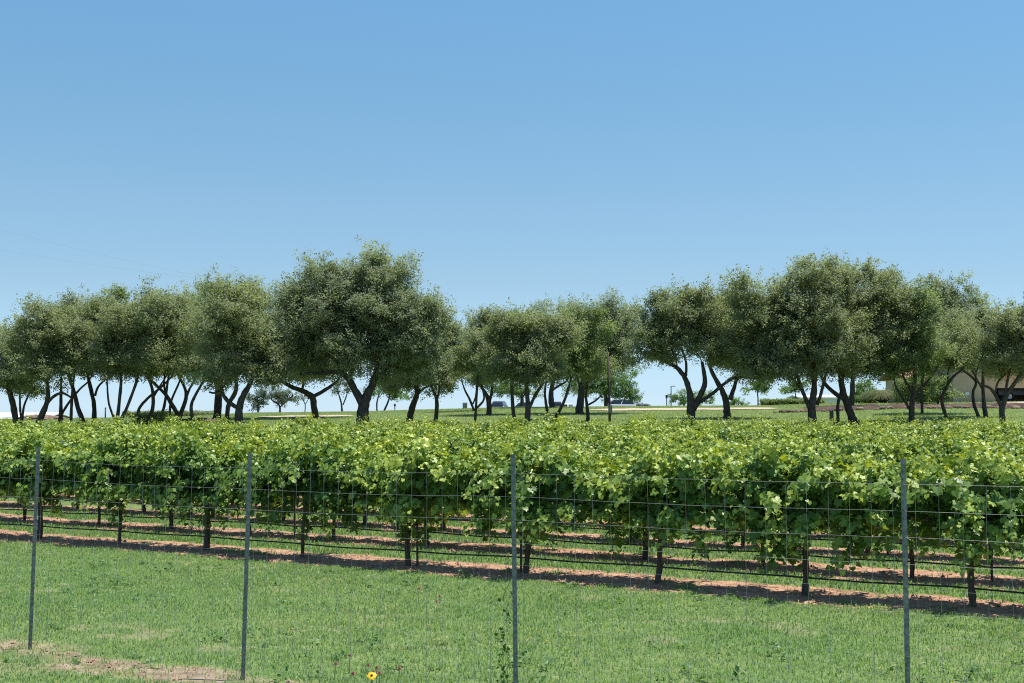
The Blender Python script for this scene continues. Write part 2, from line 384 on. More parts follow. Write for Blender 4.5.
def grass(name, xr, yr, n, hfun, wd, bend=0.6, useful=None, kind='stuff', shift=0.0):
    x = rng.uniform(*xr, n); y = rng.uniform(yr[0], yr[1], n)
    k = np.abs(x) < 0.41 * y + 1.0
    if useful is not None: k &= useful(x, y)
    x, y = x[k], y[k]
    d = dirtmask(x, y); k = d + rng.uniform(-.25, .25, len(x)) < 0.42
    sv = (d > .42) & (rng.uniform(0, 1, len(x)) < np.where(rowcoord(x, y)[1] < -1.2, 0.26, 0.03)); k |= sv
    x, y = x[k], y[k]; sv = sv[k]
    cl = fbm(x * 1.3, y * 1.3, 51); c2 = fbm(x * 5, y * 5, 61)
    # tufts are denser in places
    k = rng.uniform(0, 1, len(x)) < 0.5 + 0.9 * c2
    x, y, cl, c2, sv = x[k], y[k], cl[k], c2[k], sv[k]
    h = hfun(x, y) * (0.8 + 0.4 * c2) * rng.uniform(0.6, 1.35, len(x))
    tint = np.clip(0.27 + 0.5 * cl + rng.normal(0, 0.10, len(x)), 0, 1)
    tint = tint + shift
    dry = (sv & (rng.uniform(0, 1, len(x)) < .7)) | (rng.uniform(0, 1, len(x)) < 0.025 + 0.10 * sstep(.5, .7, fbm(x * .6, y * .6, 71)))
    tint = np.where(dry, rng.uniform(.8, 1, len(x)), np.clip(tint * 0.95 - .08, 0, .85))
    P, F_, T_, A_ = blades(x, y, h, wd * rng.uniform(.7, 1.3, len(x)), tint, bend)
    o = link(name, P, F_, T_, M['grass'], None, {'tint': A_})
    o['kind'] = kind
    return o
o = grass('grass', (-12, 9), (8.2, 24.5), 420000, lambda x, y: 0.03 + 0.035 * fbm(x * .7, y * .7, 3), 0.0095, 1.3, lambda x, y: rowcoord(x, y)[1] < 0.4)
tag(o, 'short rough lawn grass in front of the first vine row', 'grass')
o = grass('grass', (-14, 13), (14, 30), 240000, lambda x, y: 0.065 + 0 * x, 0.017, 1.0, lambda x, y: (rowcoord(x, y)[1] >= 0.4) & (rowcoord(x, y)[1] < 9))
tag(o, 'mown grass lanes between the vine rows', 'grass')
o = grass('grass', (-44, 46), (55, 106), 200000, lambda x, y: 0.08 + 0 * x, 0.03, 0.7, lambda x, y: ~((np.abs(y - 89.5 - 1.2 * np.sin(x * .07)) < 1.8) & (((x > -17.5) & (x < -11)) | ((x > 5.5) & (x < 19)))), shift=.5)
tag(o, 'lawn grass under and beyond the oak trees', 'grass')

# ------------------------------------------------------------------ leaves
def frames(nrm, rng_):
    n = len(nrm); nrm = nrm / (np.linalg.norm(nrm, axis=1, keepdims=True) + 1e-9)
    r = rng_.normal(size=(n, 3)); u = r - nrm * np.sum(r * nrm, 1, keepdims=True)
    u /= np.linalg.norm(u, axis=1, keepdims=True) + 1e-9
    return nrm, u, np.cross(nrm, u)
# lobed grape leaf: midrib folded, two half outlines
GL = np.array([(0, 0.02, 0), (0.28, -0.16, .04), (0.56, 0.10, .03), (0.42, 0.36, .0), (0.52, 0.62, -.06), (0.22, 0.72, -.03), (0, 1.0, -.16),
               (-0.28, -0.16, .04), (-0.56, 0.10, .03), (-0.42, 0.36, .0), (-0.52, 0.62, -.06), (-0.22, 0.72, -.03), (0, 0.5, -.07)])
GF = [(0, 1, 2, 3, 12), (12, 3, 4, 5, 6), (0, 12, 9, 8, 7), (12, 6, 11, 10, 9)]
def grape_leaves(pos, nrm, size, tint, rng_, hang=None):
    n = len(pos); nn, u, v = frames(nrm, rng_)
    if hang is not None:      # tip points down / outward
        d = hang - nn * np.sum(hang * nn, 1, keepdims=True); l = np.linalg.norm(d, axis=1, keepdims=True)
        d = np.where(l > 0.05, d / (l + 1e-9), v)
        d = d + 0.45 * rng_.normal(size=d.shape); d = d - nn * np.sum(d * nn, 1, keepdims=True)
        v = d / (np.linalg.norm(d, axis=1, keepdims=True) + 1e-9); u = np.cross(v, nn)
    curl = rng_.uniform(0.2, 2.2, n)
    P = pos[:, None, :] + size[:, None, None] * (GL[None, :, 0:1] * u[:, None] + GL[None, :, 1:2] * v[:, None] + (GL[None, :, 2:3] * curl[:, None, None]) * nn[:, None]
        + (-0.25 * np.abs(GL[None, :, 0:1]) * (curl[:, None, None] - 1.0)) * nn[:, None])
    k = len(GL); base = (np.arange(n) * k)[:, None]
    ff = np.concatenate(GF); tt = [len(f) for f in GF]
    return P.reshape(-1, 3), (base + ff[None]).ravel(), np.tile(tt, n), np.repeat(tint, k)

DL = np.array([(0, 0, 0), (0.26, 0.42, .05), (0, 1, -.05), (-0.26, 0.42, .05)])
def oak_leaves(pos, nrm, size, tint, rng_, width=1.0):
    n = len(pos); nn, u, v = frames(nrm, rng_)
    P = pos[:, None, :] + size[:, None, None] * (width * DL[None, :, 0:1] * u[:, None] + DL[None, :, 1:2] * v[:, None] + DL[None, :, 2:3] * nn[:, None])
    base = (np.arange(n) * 4)[:, None]
    return P.reshape(-1, 3), (base + np.arange(4)[None]).ravel(), np.full(n, 4), np.repeat(tint, 4)

# ------------------------------------------------------------------ grapevines
def vine_variant(seed, dens=1.0, lowshoots=3, trunk_kind=0):
    rg = np.random.default_rng(seed); rd = random.Random(seed)
    tr = MB()
    lx, ly = rd.uniform(-.05, .05), rd.uniform(-.04, .04)
    hz = 0.98 + rd.uniform(-.04, .05)
    r0 = [0.036, 0.027, 0.043][trunk_kind]
    bow = rd.uniform(-.05, .05)
    pts = [(0, 0, -0.08), (0.004, 0, 0.02), (bow * .6 + rd.uniform(-.012, .012), ly * .3, .22), (bow + rd.uniform(-.015, .015), ly * .6, .45), (bow * .7 + lx * .6, ly, .7), (lx, ly, hz - .06), (lx, ly, hz + .02)]
    path = smoothpath(pts, 4)
    n = len(path); tr.tube(path, [r0 * (1.3 - 0.45 * i / n) * (1 + rd.uniform(-.16, .16)) for i in range(n)], 8, True, .1, rd)
    arms = MB()
    for s in (-1, 1):
        ap = [(lx, ly, hz - .05)] + [(lx + s * (0.1 + 0.95 * t), ly * (1 - t) + rd.uniform(-.02, .02), hz + .02 + .03 * math.sin(t * 9 + seed)) for t in np.linspace(0, 1, 7)]
        ap = smoothpath(ap, 3)
        arms.tube(ap, [0.024 * (1 - .5 * i / len(ap)) for i in range(len(ap))], 6, True, .15, rd)
    mx_ = rg.uniform(-.15, .15); sh = MB(); LP = []; LN = []; LS = []; LT = []; LH = []
    def shoot(p0, d, length, grav, leafsize, node=0.075):
        p = np.array(p0, float); d = np.array(d, float); d /= np.linalg.norm(d); pts_ = [p.copy()]; st = 0.045; k = 0
        tn = rg.uniform(-.16, .16); length *= 0.52 + 0.62 * math.cos(min(1.0, abs(p0[0] - mx_)) * 1.4) ** 1.2
        while k * st < length:
            d = d + np.array([rg.normal(0, .09), rg.normal(0, .09), -grav * st * (0.4 + 1.4 * k * st)]); d /= np.linalg.norm(d)
            p = p + d * st; k += 1
            if p[2] < 0.28: break
            pts_.append(p.copy())
            t = k * st / length
            for q in range(4 if rg.random() < .6 * dens else 3):
                side = rg.normal(size=3); side[2] = abs(side[2]) * .4; side /= np.linalg.norm(side)
                off = side * rg.uniform(.03, .15)
                pos = p + off
                outw = np.array([0.15 * pos[0], np.sign(pos[1]) * min(1, abs(pos[1]) * 2.4), 0])
                nrm = np.array([0, 0, .62]) + outw * .75 + side * .45 + rg.normal(0, .33, 3)
                LP.append(pos); LN.append(nrm); LS.append(leafsize * rg.uniform(.55, 1.35) * (1 - .5 * max(0, t - .6) / .4))
                LT.append(np.clip(.30 + tn + .26 * max(0, pos[2] - 1.25) + .40 * t ** 2 + rg.normal(0, .13), 0, 1)); LH.append(np.array([outw[0] * .5, outw[1] * .6, -.8]) + side * .5)  # leaves high in the canopy tinted paler, sunlit tops put into the colour
        if len(pts_) > 3: sh.tube(pts_, [0.0045 * (1 - .6 * i / len(pts_)) for i in range(len(pts_))], 4, False)
    ns = int(30 * dens)
    for i in range(ns):
        x = -1.05 + 2.1 * (i + rg.uniform(0, 1)) / ns; sgn = 1 if i % 2 else -1
        shoot((x, 0, hz + .05), (rg.normal(0, .35), sgn * rg.uniform(.05, .55), rg.uniform(.6, 1.1)), rg.uniform(.7, 1.2), rg.uniform(1.4, 3.0), 0.096)
    for i in range(int(13 * dens)):     # tall upright shoots, they make the ragged top line
        x = rg.uniform(-1.05, 1.05)
        shoot((x, rg.uniform(-.12, .12), hz + .1), (rg.normal(0, .25), rg.normal(0, .25), 1), rg.uniform(.6, 1.05), .35, 0.086)
    for i in range(int(22 * dens)):     # low sprawling ones
        x = rg.uniform(-1.05, 1.05); sgn = rg.choice([-1, 1])
        shoot((x, 0, hz), (rg.normal(0, .45), sgn * .7, rg.uniform(-.1, .35)), rg.uniform(.4, .75), 3.0, 0.096)
    for i in range(lowshoots):          # shoots that hang towards the ground
        x = rg.uniform(-.95, .95)
        shoot((x, rg.uniform(-.1, .1), hz - .05), (rg.normal(0, .2), rg.normal(0, .35), -.5), rg.uniform(.4, .9), 1.2, 0.088)
    LP, LN, LS, LT, LH = map(np.array, (LP, LN, LS, LT, LH))
    P, F_, T_, A_ = grape_leaves(LP, LN, LS, LT, rg, LH)
    root = empty('grapevine', (0, 0, 0))
    tr.build('trunk', M['vine_wood'], root, True); arms.build('cordon', M['vine_wood'], root, True)
    sh.build('shoots', M['shoot'], root, True)
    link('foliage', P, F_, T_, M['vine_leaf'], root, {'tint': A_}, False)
    return root, len(LP)

FRONT = {   # place along the front row -> label, trunk kind
    -1: ('front-row grapevine cut off by the left picture edge', 0),
    0: ('front-row grapevine with a straight dark trunk just right of the leftmost fence post', 2),
    1: ('front-row grapevine with a slim bowed trunk, between the two left posts, nearer the leftmost', 1),
    2: ('front-row grapevine with a thick dark trunk just left of the second fence post', 2),
    3: ('front-row grapevine with a thin trunk and low hanging shoot just right of the second post', 1),
    4: ('front-row grapevine with a thin steel stake against its trunk', 0),
    5: ('front-row grapevine whose trunk stands right behind the third fence post', 0),
    6: ('front-row grapevine with a leaning trunk, next right of the third fence post', 0),
    7: ('front-row grapevine with an upright trunk just left of the rightmost fence post', 0),
    8: ('front-row grapevine with an upright trunk right of the rightmost fence post', 0),
    9: ('front-row grapevine cut off by the right picture edge', 0)}
ORD = ['', 'second', 'third', 'fourth', 'fifth', 'sixth', 'seventh', 'eighth', 'ninth', 'tenth', 'eleventh', 'twelfth', 'thirteenth', 'fourteenth', 'fifteenth', 'sixteenth', 'seventeenth', 'eighteenth', 'nineteenth', 'twentieth', 'twenty-first', 'twenty-second', 'twenty-third', 'twenty-fourth']
ROWANG = math.atan2(RD[1], RD[0])
nv_tot = 0
for i, (lab, kind_) in FRONT.items():
    root, nl = vine_variant(100 + i, 1.1, 9 if i in (3, 7) else 4, kind_)
    p = ROW0 + RD * VS * i
    root.location = (p[0], p[1], tz(p[0], p[1])); root.rotation_euler = (0, 0, ROWANG)
    tag(root, lab, 'grapevine', 'grapevines in the front row'); nv_tot += 1
protos = [vine_variant(300 + i, 1.0, 4, i % 3)[0] for i in range(8)]
used = set(); rd = random.Random(11)
for k in range(1, 24):
    for i in range(-30, 34):
        off = (k * 0.37) % 1.0
        p = ROW0 + RD * VS * (i + off) + RN * RS * k
        p = p + RD * rd.uniform(-.12, .12)
        if p[1] > YEND or abs(p[0]) > 0.40 * p[1] + 0.9: continue
        q = rd.randrange(8)
        if q not in used: o = protos[q]; used.add(q)
        else: o = copy_tree(protos[q])
        o.location = (p[0], p[1], tz(p[0], p[1]) - 0.02)
        o.rotation_euler = (0, 0, ROWANG + (math.pi if rd.random() < .5 else 0) + rd.uniform(-.06, .06))
        s_ = rd.uniform(.85, .98); o.scale = (1.0, rd.uniform(.92, 1.08), s_)
        tag(o, 'leafy grapevine in the %s row back from the fence' % ORD[k], 'grapevine', 'grapevines in the rows behind the front one'); nv_tot += 1
print('VINES', nv_tot)

# drip hoses, trellis wires and stakes
def rowpoints(k, z, sag=0.0, step=VS / 2):
    pts = []
    for s in np.arange(-26, 40, step):
        p = ROW0 + RD * s + RN * RS * k
        if abs(p[0]) > 0.43 * p[1] + 3: continue
        ph = (s / VS - (k * .37) % 1.0) % 1.0
        pts.append((p[0], p[1] , tz(p[0], p[1]) + z - sag * math.sin(math.pi * ph)))
    return pts
for k in range(0, 6):
    mb = MB(); mb.tube([(x, y + .05, z) for x, y, z in rowpoints(k, 0.225 - 0.008 * k, 0.025)], 0.0115, 6)
    o = mb.build('drip_hose', M['hose'], None, True)
    tag(o, 'black drip hose strung low along the %s row of vines' % ('front' if k == 0 else ORD[k]), 'hose', 'drip hoses along the vine rows')
    mb = MB()
    mb.tube([(x, y, z) for x, y, z in rowpoints(k, 0.975)], 0.002, 4)
    o = mb.build('trellis_wire', M['wire'])
    tag(o, 'thin cordon wire carrying the %s row of vines' % ('front' if k == 0 else ORD[k]), 'wire', 'trellis wires of the vine rows')
def tpost(mb, base, top, wdt=0.035):
    """T-section steel post with studs on its face"""
    base = Vector(base); top = Vector(top); ax = top - base; L_ = ax.length; z = ax.normalized()
    x = Vector((1, 0, 0)); x = (x - z * x.dot(z)).normalized(); y = z.cross(x)
    def beam(x0, x1, y0, y1, a, b):
        vs_ = []
        for h in (a, b):
            for (xx, yy) in ((x0, y0), (x1, y0), (x1, y1), (x0, y1)): vs_.append(base + x * xx + y * yy + z * h)
        mb.add(vs_, [(3, 2, 1, 0), (4, 5, 6, 7), (0, 1, 5, 4), (1, 2, 6, 5), (2, 3, 7, 6), (3, 0, 4, 7)])
    beam(-wdt / 2, wdt / 2, -.004, 0, 0, L_)
    beam(-.003, .003, 0.0005, wdt * .8, 0, L_)
    h = 0.15
    while h < L_ - .03:
        beam(-.006, .006, -.011, -.0045, h, h + .014); h += 0.054
def stake(px, py_b, lab, k, top_z):
    t = [(px - 512) / F]
    for Yt in np.arange(12, 30, .02):
        s, p = rowcoord(t[0] * Yt, Yt)
        if abs(p - k * RS + 0.06) < .02: break
    x, y = t[0] * Yt, Yt; z = tz(x, y)
    mb = MB(); tpost(mb, (x, y, z - .2), (x, y, z + top_z), 0.034)
    tag(mb.build('vine_stake', M['stake']), lab, 'stake', 'steel stakes in the vine rows')
stake(418, 560, 'thin rusty steel stake against a front-row trunk left of the third fence post', 0, 1.45)
stake(521, 570, 'thin rusty steel stake behind the third fence post', 0, 1.45)
stake(296, 536, 'thin dark stake in the second vine row near the second fence post', 1, 1.4)
stake(988, 588, 'dark stake in the second vine row at far right', 1, 1.4)
stake(885, 567, 'dark stake in the third vine row near the rightmost fence post', 2, 1.4)

# ------------------------------------------------------------------ wire fence
fr = empty('wire_fence', (FP[0][0], FP[0][1], tz(*FP[0])))
tag(fr, 'tall woven wire field fence on grey steel T-posts in front of the vineyard', 'fence')
def child(mb, name, mat, parent, smooth=False):
    o = mb.build(name, mat, None, smooth); o.parent = parent
    o.matrix_parent_inverse = Matrix.Translation(parent.location).inverted()
    return o
PT = [((-144, 440), (-150, 632)), ((38.5, 447), (30, 648)), ((250, 453), (243, 675)), ((513, 454), (516, 704)), ((903, 459), (909, 747)), ((1490, 470), (1500, 810))]
posts3 = []
for (t, b), (X, Y) in zip(PT, FP):
    tp = at(t[0], t[1], Y); bp_ = at(b[0], b[1], Y); 
    bp_.z = tz(bp_.x, bp_.y); posts3.append((bp_, tp))
    mb = MB(); bb = bp_ + (bp_ - tp).normalized() * 0.25
    tpost(mb, bb, tp, 0.037)
    child(mb, 'post', M['steel'], fr)
# heights of the horizontal wires (spacing widens upwards)
hs = [0.03]; stp = 0.085
while hs[-1] < 1.86:
    hs.append(hs[-1] + stp); stp = min(0.195, stp + 0.011)
hs = [h * (1.87 / hs[-1]) for h in hs]
mb = MB(); frd = random.Random(3)
for h in hs:
    pts = []
    for i in range(len(posts3) - 1):
        (b0, t0), (b1, t1) = posts3[i], posts3[i + 1]
        for k in range(12):
            u = k / 12
            p0 = b0.lerp(t0, h / (t0 - b0).length); p1 = b1.lerp(t1, h / (t1 - b1).length)
            p = p0.lerp(p1, u); p.y -= .009; p.z -= 0.018 * math.sin(math.pi * u) * (0.6 + .4 * math.sin(h * 7 + i)) + frd.uniform(-.0025, .0025); pts.append(p)
    mb.tube(pts, 0.0007 if h < 1.3 else 0.0011, 4, False)
for i in range(len(posts3) - 1):
    (b0, t0), (b1, t1) = posts3[i], posts3[i + 1]
    nvw = int(round((b1 - b0).length / 0.152))
    for k in range(nvw):
        u = (k + .5) / nvw; pts = []
        for h in hs:
            p0 = b0.lerp(t0, h / (t0 - b0).length); p1 = b1.lerp(t1, h / (t1 - b1).length)
            p = p0.lerp(p1, u + frd.uniform(-.0012, .0012)); p.y -= .006; p.z -= 0.018 * math.sin(math.pi * u) * (0.6 + .4 * math.sin(h * 7 + i)); pts.append(p)
        mb.tube(pts, 0.0012, 4, False)
child(mb, 'wire_mesh', M['wire'], fr)

# climbing vine on the fence, left of the third post
rg = np.random.default_rng(77)
cl = MB(); LPp = []; Ln = []
for s_ in range(3):
    pts = []
    for q in range(26):
        h = -0.02 + (1.02 - 0.22 * s_) * q / 25
        b0, t0 = posts3[3]
        pts.append((b0.x - .075 - .02 * s_ + .028 * math.sin(q * .8 + s_ * 2), b0.y + 0.02 + .014 * math.cos(q * .9 + s_), b0.z + h))
        for _ in range(2):
            if rg.random() < .62:
                LPp.append(np.array(pts[-1]) + rg.normal(0, .016, 3)); Ln.append(rg.normal(0, .5, 3) + np.array([0, -.6, .5]))
    cl.tube(pts, 0.0022, 4, False)
cv = empty('climbing_vine', (posts3[3][0].x - .08, posts3[3][0].y, posts3[3][0].z))
tag(cv, 'thin green creeper climbing the fence wires beside the third fence post', 'creeper')
child(cl, 'stem', M['shoot'], cv)
P, F_, T_, A_ = grape_leaves(np.array(LPp), np.array(Ln), rg.uniform(.014, .030, len(LPp)), rg.uniform(.1, .6, len(LPp)), rg)
o = link('leaves', P, F_, T_, M['vine_leaf'], None, {'tint': A_}, False); o.parent = cv; o.matrix_parent_inverse = Matrix.Translation(cv.location).inverted()

# ------------------------------------------------------------------ oak trees
def oak(name, label, cat, Y, limbs, blobs, mat, seed, group=None, leaf=0.115, dens=1500, bark='bark', extra=True, lobe=0.36, down=True, width=1.0):
    """limbs: pixel polylines [(px,py,r_px),...], first is the trunk from its foot; blobs: (px,py,rx,ry[,dY]) crown masses"""
    rd_ = random.Random(seed); rg_ = np.random.default_rng(seed)
    m = Y / F
    foot = at(limbs[0][0][0], limbs[0][0][1], Y); gz = tz(foot.x, Y)
    root = empty(name, (foot.x, Y, gz)); inv = Matrix.Translation(root.location).inverted()
    tag(root, label, cat, group)
    tr = MB(); nodes = []
    small = at(0, min(b[1] for b in blobs), Y).z - gz < 5.5
    for li, lb in enumerate(limbs):
        pts = []; rad = []
        y = Y
        if li > 0:      # start at the depth of the nearest node
            s0 = at(lb[0][0], lb[0][1], Y)
            if nodes:
                nb = min(nodes, key=lambda q: (q[0].x - s0.x) ** 2 + (q[0].z - s0.z) ** 2)
                if (nb[0].x - s0.x) ** 2 + (nb[0].z - s0.z) ** 2 < (9 * m) ** 2: y = nb[0].y
        slope = rd_.uniform(-.5, .5)
        own = li == 0 or lb[0][1] > 411
        for q, (px, py, r) in enumerate(lb):
            p = at(px, py, y)
            pts.append(p); rad.append(r * m * .82)
            if q: y += slope * 0.35
        if own and pts[0].z > gz - .1:
            g2 = tz(pts[0].x, pts[0].y)
            pts.insert(0, Vector((pts[0].x + rd_.uniform(-.05, .05), pts[0].y, (pts[0].z + g2) / 2 - .0))); rad.insert(0, rad[0] * 1.08)
            pts.insert(0, Vector((pts[0].x, pts[0].y, g2 - .15))); rad.insert(0, rad[0] * 1.45)
        inside = any(((lb[-1][0] - b[0]) / b[2]) ** 2 + ((lb[-1][1] - b[1]) / b[3]) ** 2 < .9 for b in blobs)
        if li == 0 or (lb[-1][1] < 396 and not inside):      # carry the limb on into the crown, thinning out
            e = pts[-1]; bc = [at(b[0], b[1], Y) for b in blobs]
            tgt = min(bc, key=lambda q: (q - e).length + max(0, e.z - q.z) * 2)
            hd = (pts[-1] - pts[-2]).normalized(); L_ = max(.6, (tgt - e).length)
            pts.append(e + (hd * .5 + (tgt - e).normalized() * .5) * L_ * .5); rad.append(rad[-1] * .62)
            pts.append(e.lerp(tgt, .85) + Vector((rd_.uniform(-.3, .3), rd_.uniform(-.4, .4), .4))); rad.append(rad[-2] * .28)
        sp = smoothpath(pts, 4); n = len(sp)
        rr_ = [np.interp(i / 4, range(len(rad)), rad) for i in range(n)]
        tr.tube(sp, rr_, 9 if max(rad) > .12 else 7, True, .13, rd_)
        for p, r in zip(sp[::2], rr_[::2]):
            if p.z > gz + 1.2 or small: nodes.append((p, r))
    # crown masses -> lobes -> sprays -> leaves
    LP = []; LN = []; LT = []
    lobes = []
    for bl in blobs:
        px, py, rx, ry = bl[:4]; dy = bl[4] if len(bl) > 4 else rd_.uniform(-.4, .4)
        dn = bl[5] if len(bl) > 5 else 1.0
        c = at(px, py + .22 * ry, Y); c.y += dy; a = np.array([rx * m * 1.28, max(rx * .9, ry * .7) * m, ry * m * 1.19])
        area = math.pi * a[0] * a[2]
        nl = max(7, int(area * 2.3))
        for i in range(nl):
            d = rg_.normal(size=3); d /= np.linalg.norm(d)
            if d[2] < -.35 and down: d[2] *= .6
            rad = rg_.uniform(.55, 1.0) if i % 5 else rg_.uniform(0, .6)
            lobes.append((np.array(c) + d * a * rad * .92, lobe * rg_.uniform(.75, 1.35) * min(1.7, a.min()) + .15, d, area / nl * dens * dn * 1.0))
    # twigs: reach every lobe from the nearest node
    order = sorted(lobes, key=lambda l: min((Vector(l[0]) - n_[0]).length for n_ in nodes))
    for (c, r, d, nn_) in order:
        cvv = Vector(c); nb = min(nodes, key=lambda n_: (n_[0] - cvv).length + max(0, n_[0].z - cvv.z) * .8)
        p0, r0 = nb; L_ = (cvv - p0).length
        if L_ > .15:
            mid = p0.lerp(cvv, .5) + Vector((rd_.uniform(-.15, .15), rd_.uniform(-.15, .15), rd_.uniform(-.05, .22))) * L_
            rb = min(r0 * .72, .02 + .028 * L_); sp = smoothpath([p0, mid, cvv], 3)
            tr.tube(sp, [rb * (1 - .68 * i / (len(sp) - 1)) for i in range(len(sp))], 5, False)
            for i, p in enumerate(sp[1:]): nodes.append((p, rb * (1 - .6 * (i + 1) / len(sp))))
        if d[2] < -.25: nn_ = nn_ * rg_.uniform(.3, .8); r = r * 1.25
        nsp = max(4, int(nn_ / 26)); hue = rg_.normal(0, .11)
        for s in range(nsp):
            g_ = np.clip(rg_.normal(0, .42, 3), -.85, .85) * np.array([1.1, 1.1, .62]); sc = c + g_ * r
            if extra and rg_.random() < (.22 if d[2] > .35 else .08): sc = sc + (d * .6 + np.array([0, 0, .5])) * r * rg_.uniform(.35, .95)
            k = int(nn_ / nsp); 
            if k < 3: k = 3
            sd_ = d * .6 + np.array([0, 0, .2]) + rg_.normal(0, .55, 3); sd_ /= np.linalg.norm(sd_)
            q = sc + sd_ * rg_.uniform(-.1, .42, (k, 1)) + rg_.normal(0, .085, (k, 3))
            LP.append(q); LN.append(rg_.normal(0, .7, (k, 3)) + np.array([0, 0, .75]) + d * .55)
            LT.append(np.clip(.45 + hue + rg_.normal(0, .1) + rg_.normal(0, .12, k), 0, 1))
    LP = np.concatenate(LP); LN = np.concatenate(LN); LT = np.concatenate(LT)
    o = tr.build('trunk', M[bark], None, True); o.parent = root; o.matrix_parent_inverse = inv
    P, F_, T_, A_ = oak_leaves(LP, LN, leaf * rg_.uniform(.7, 1.3, len(LP)), LT, rg_, width)
    o = link('crown', P, F_, T_, M[mat], None, {'tint': A_}, False); o.parent = root; o.matrix_parent_inverse = inv
    return root

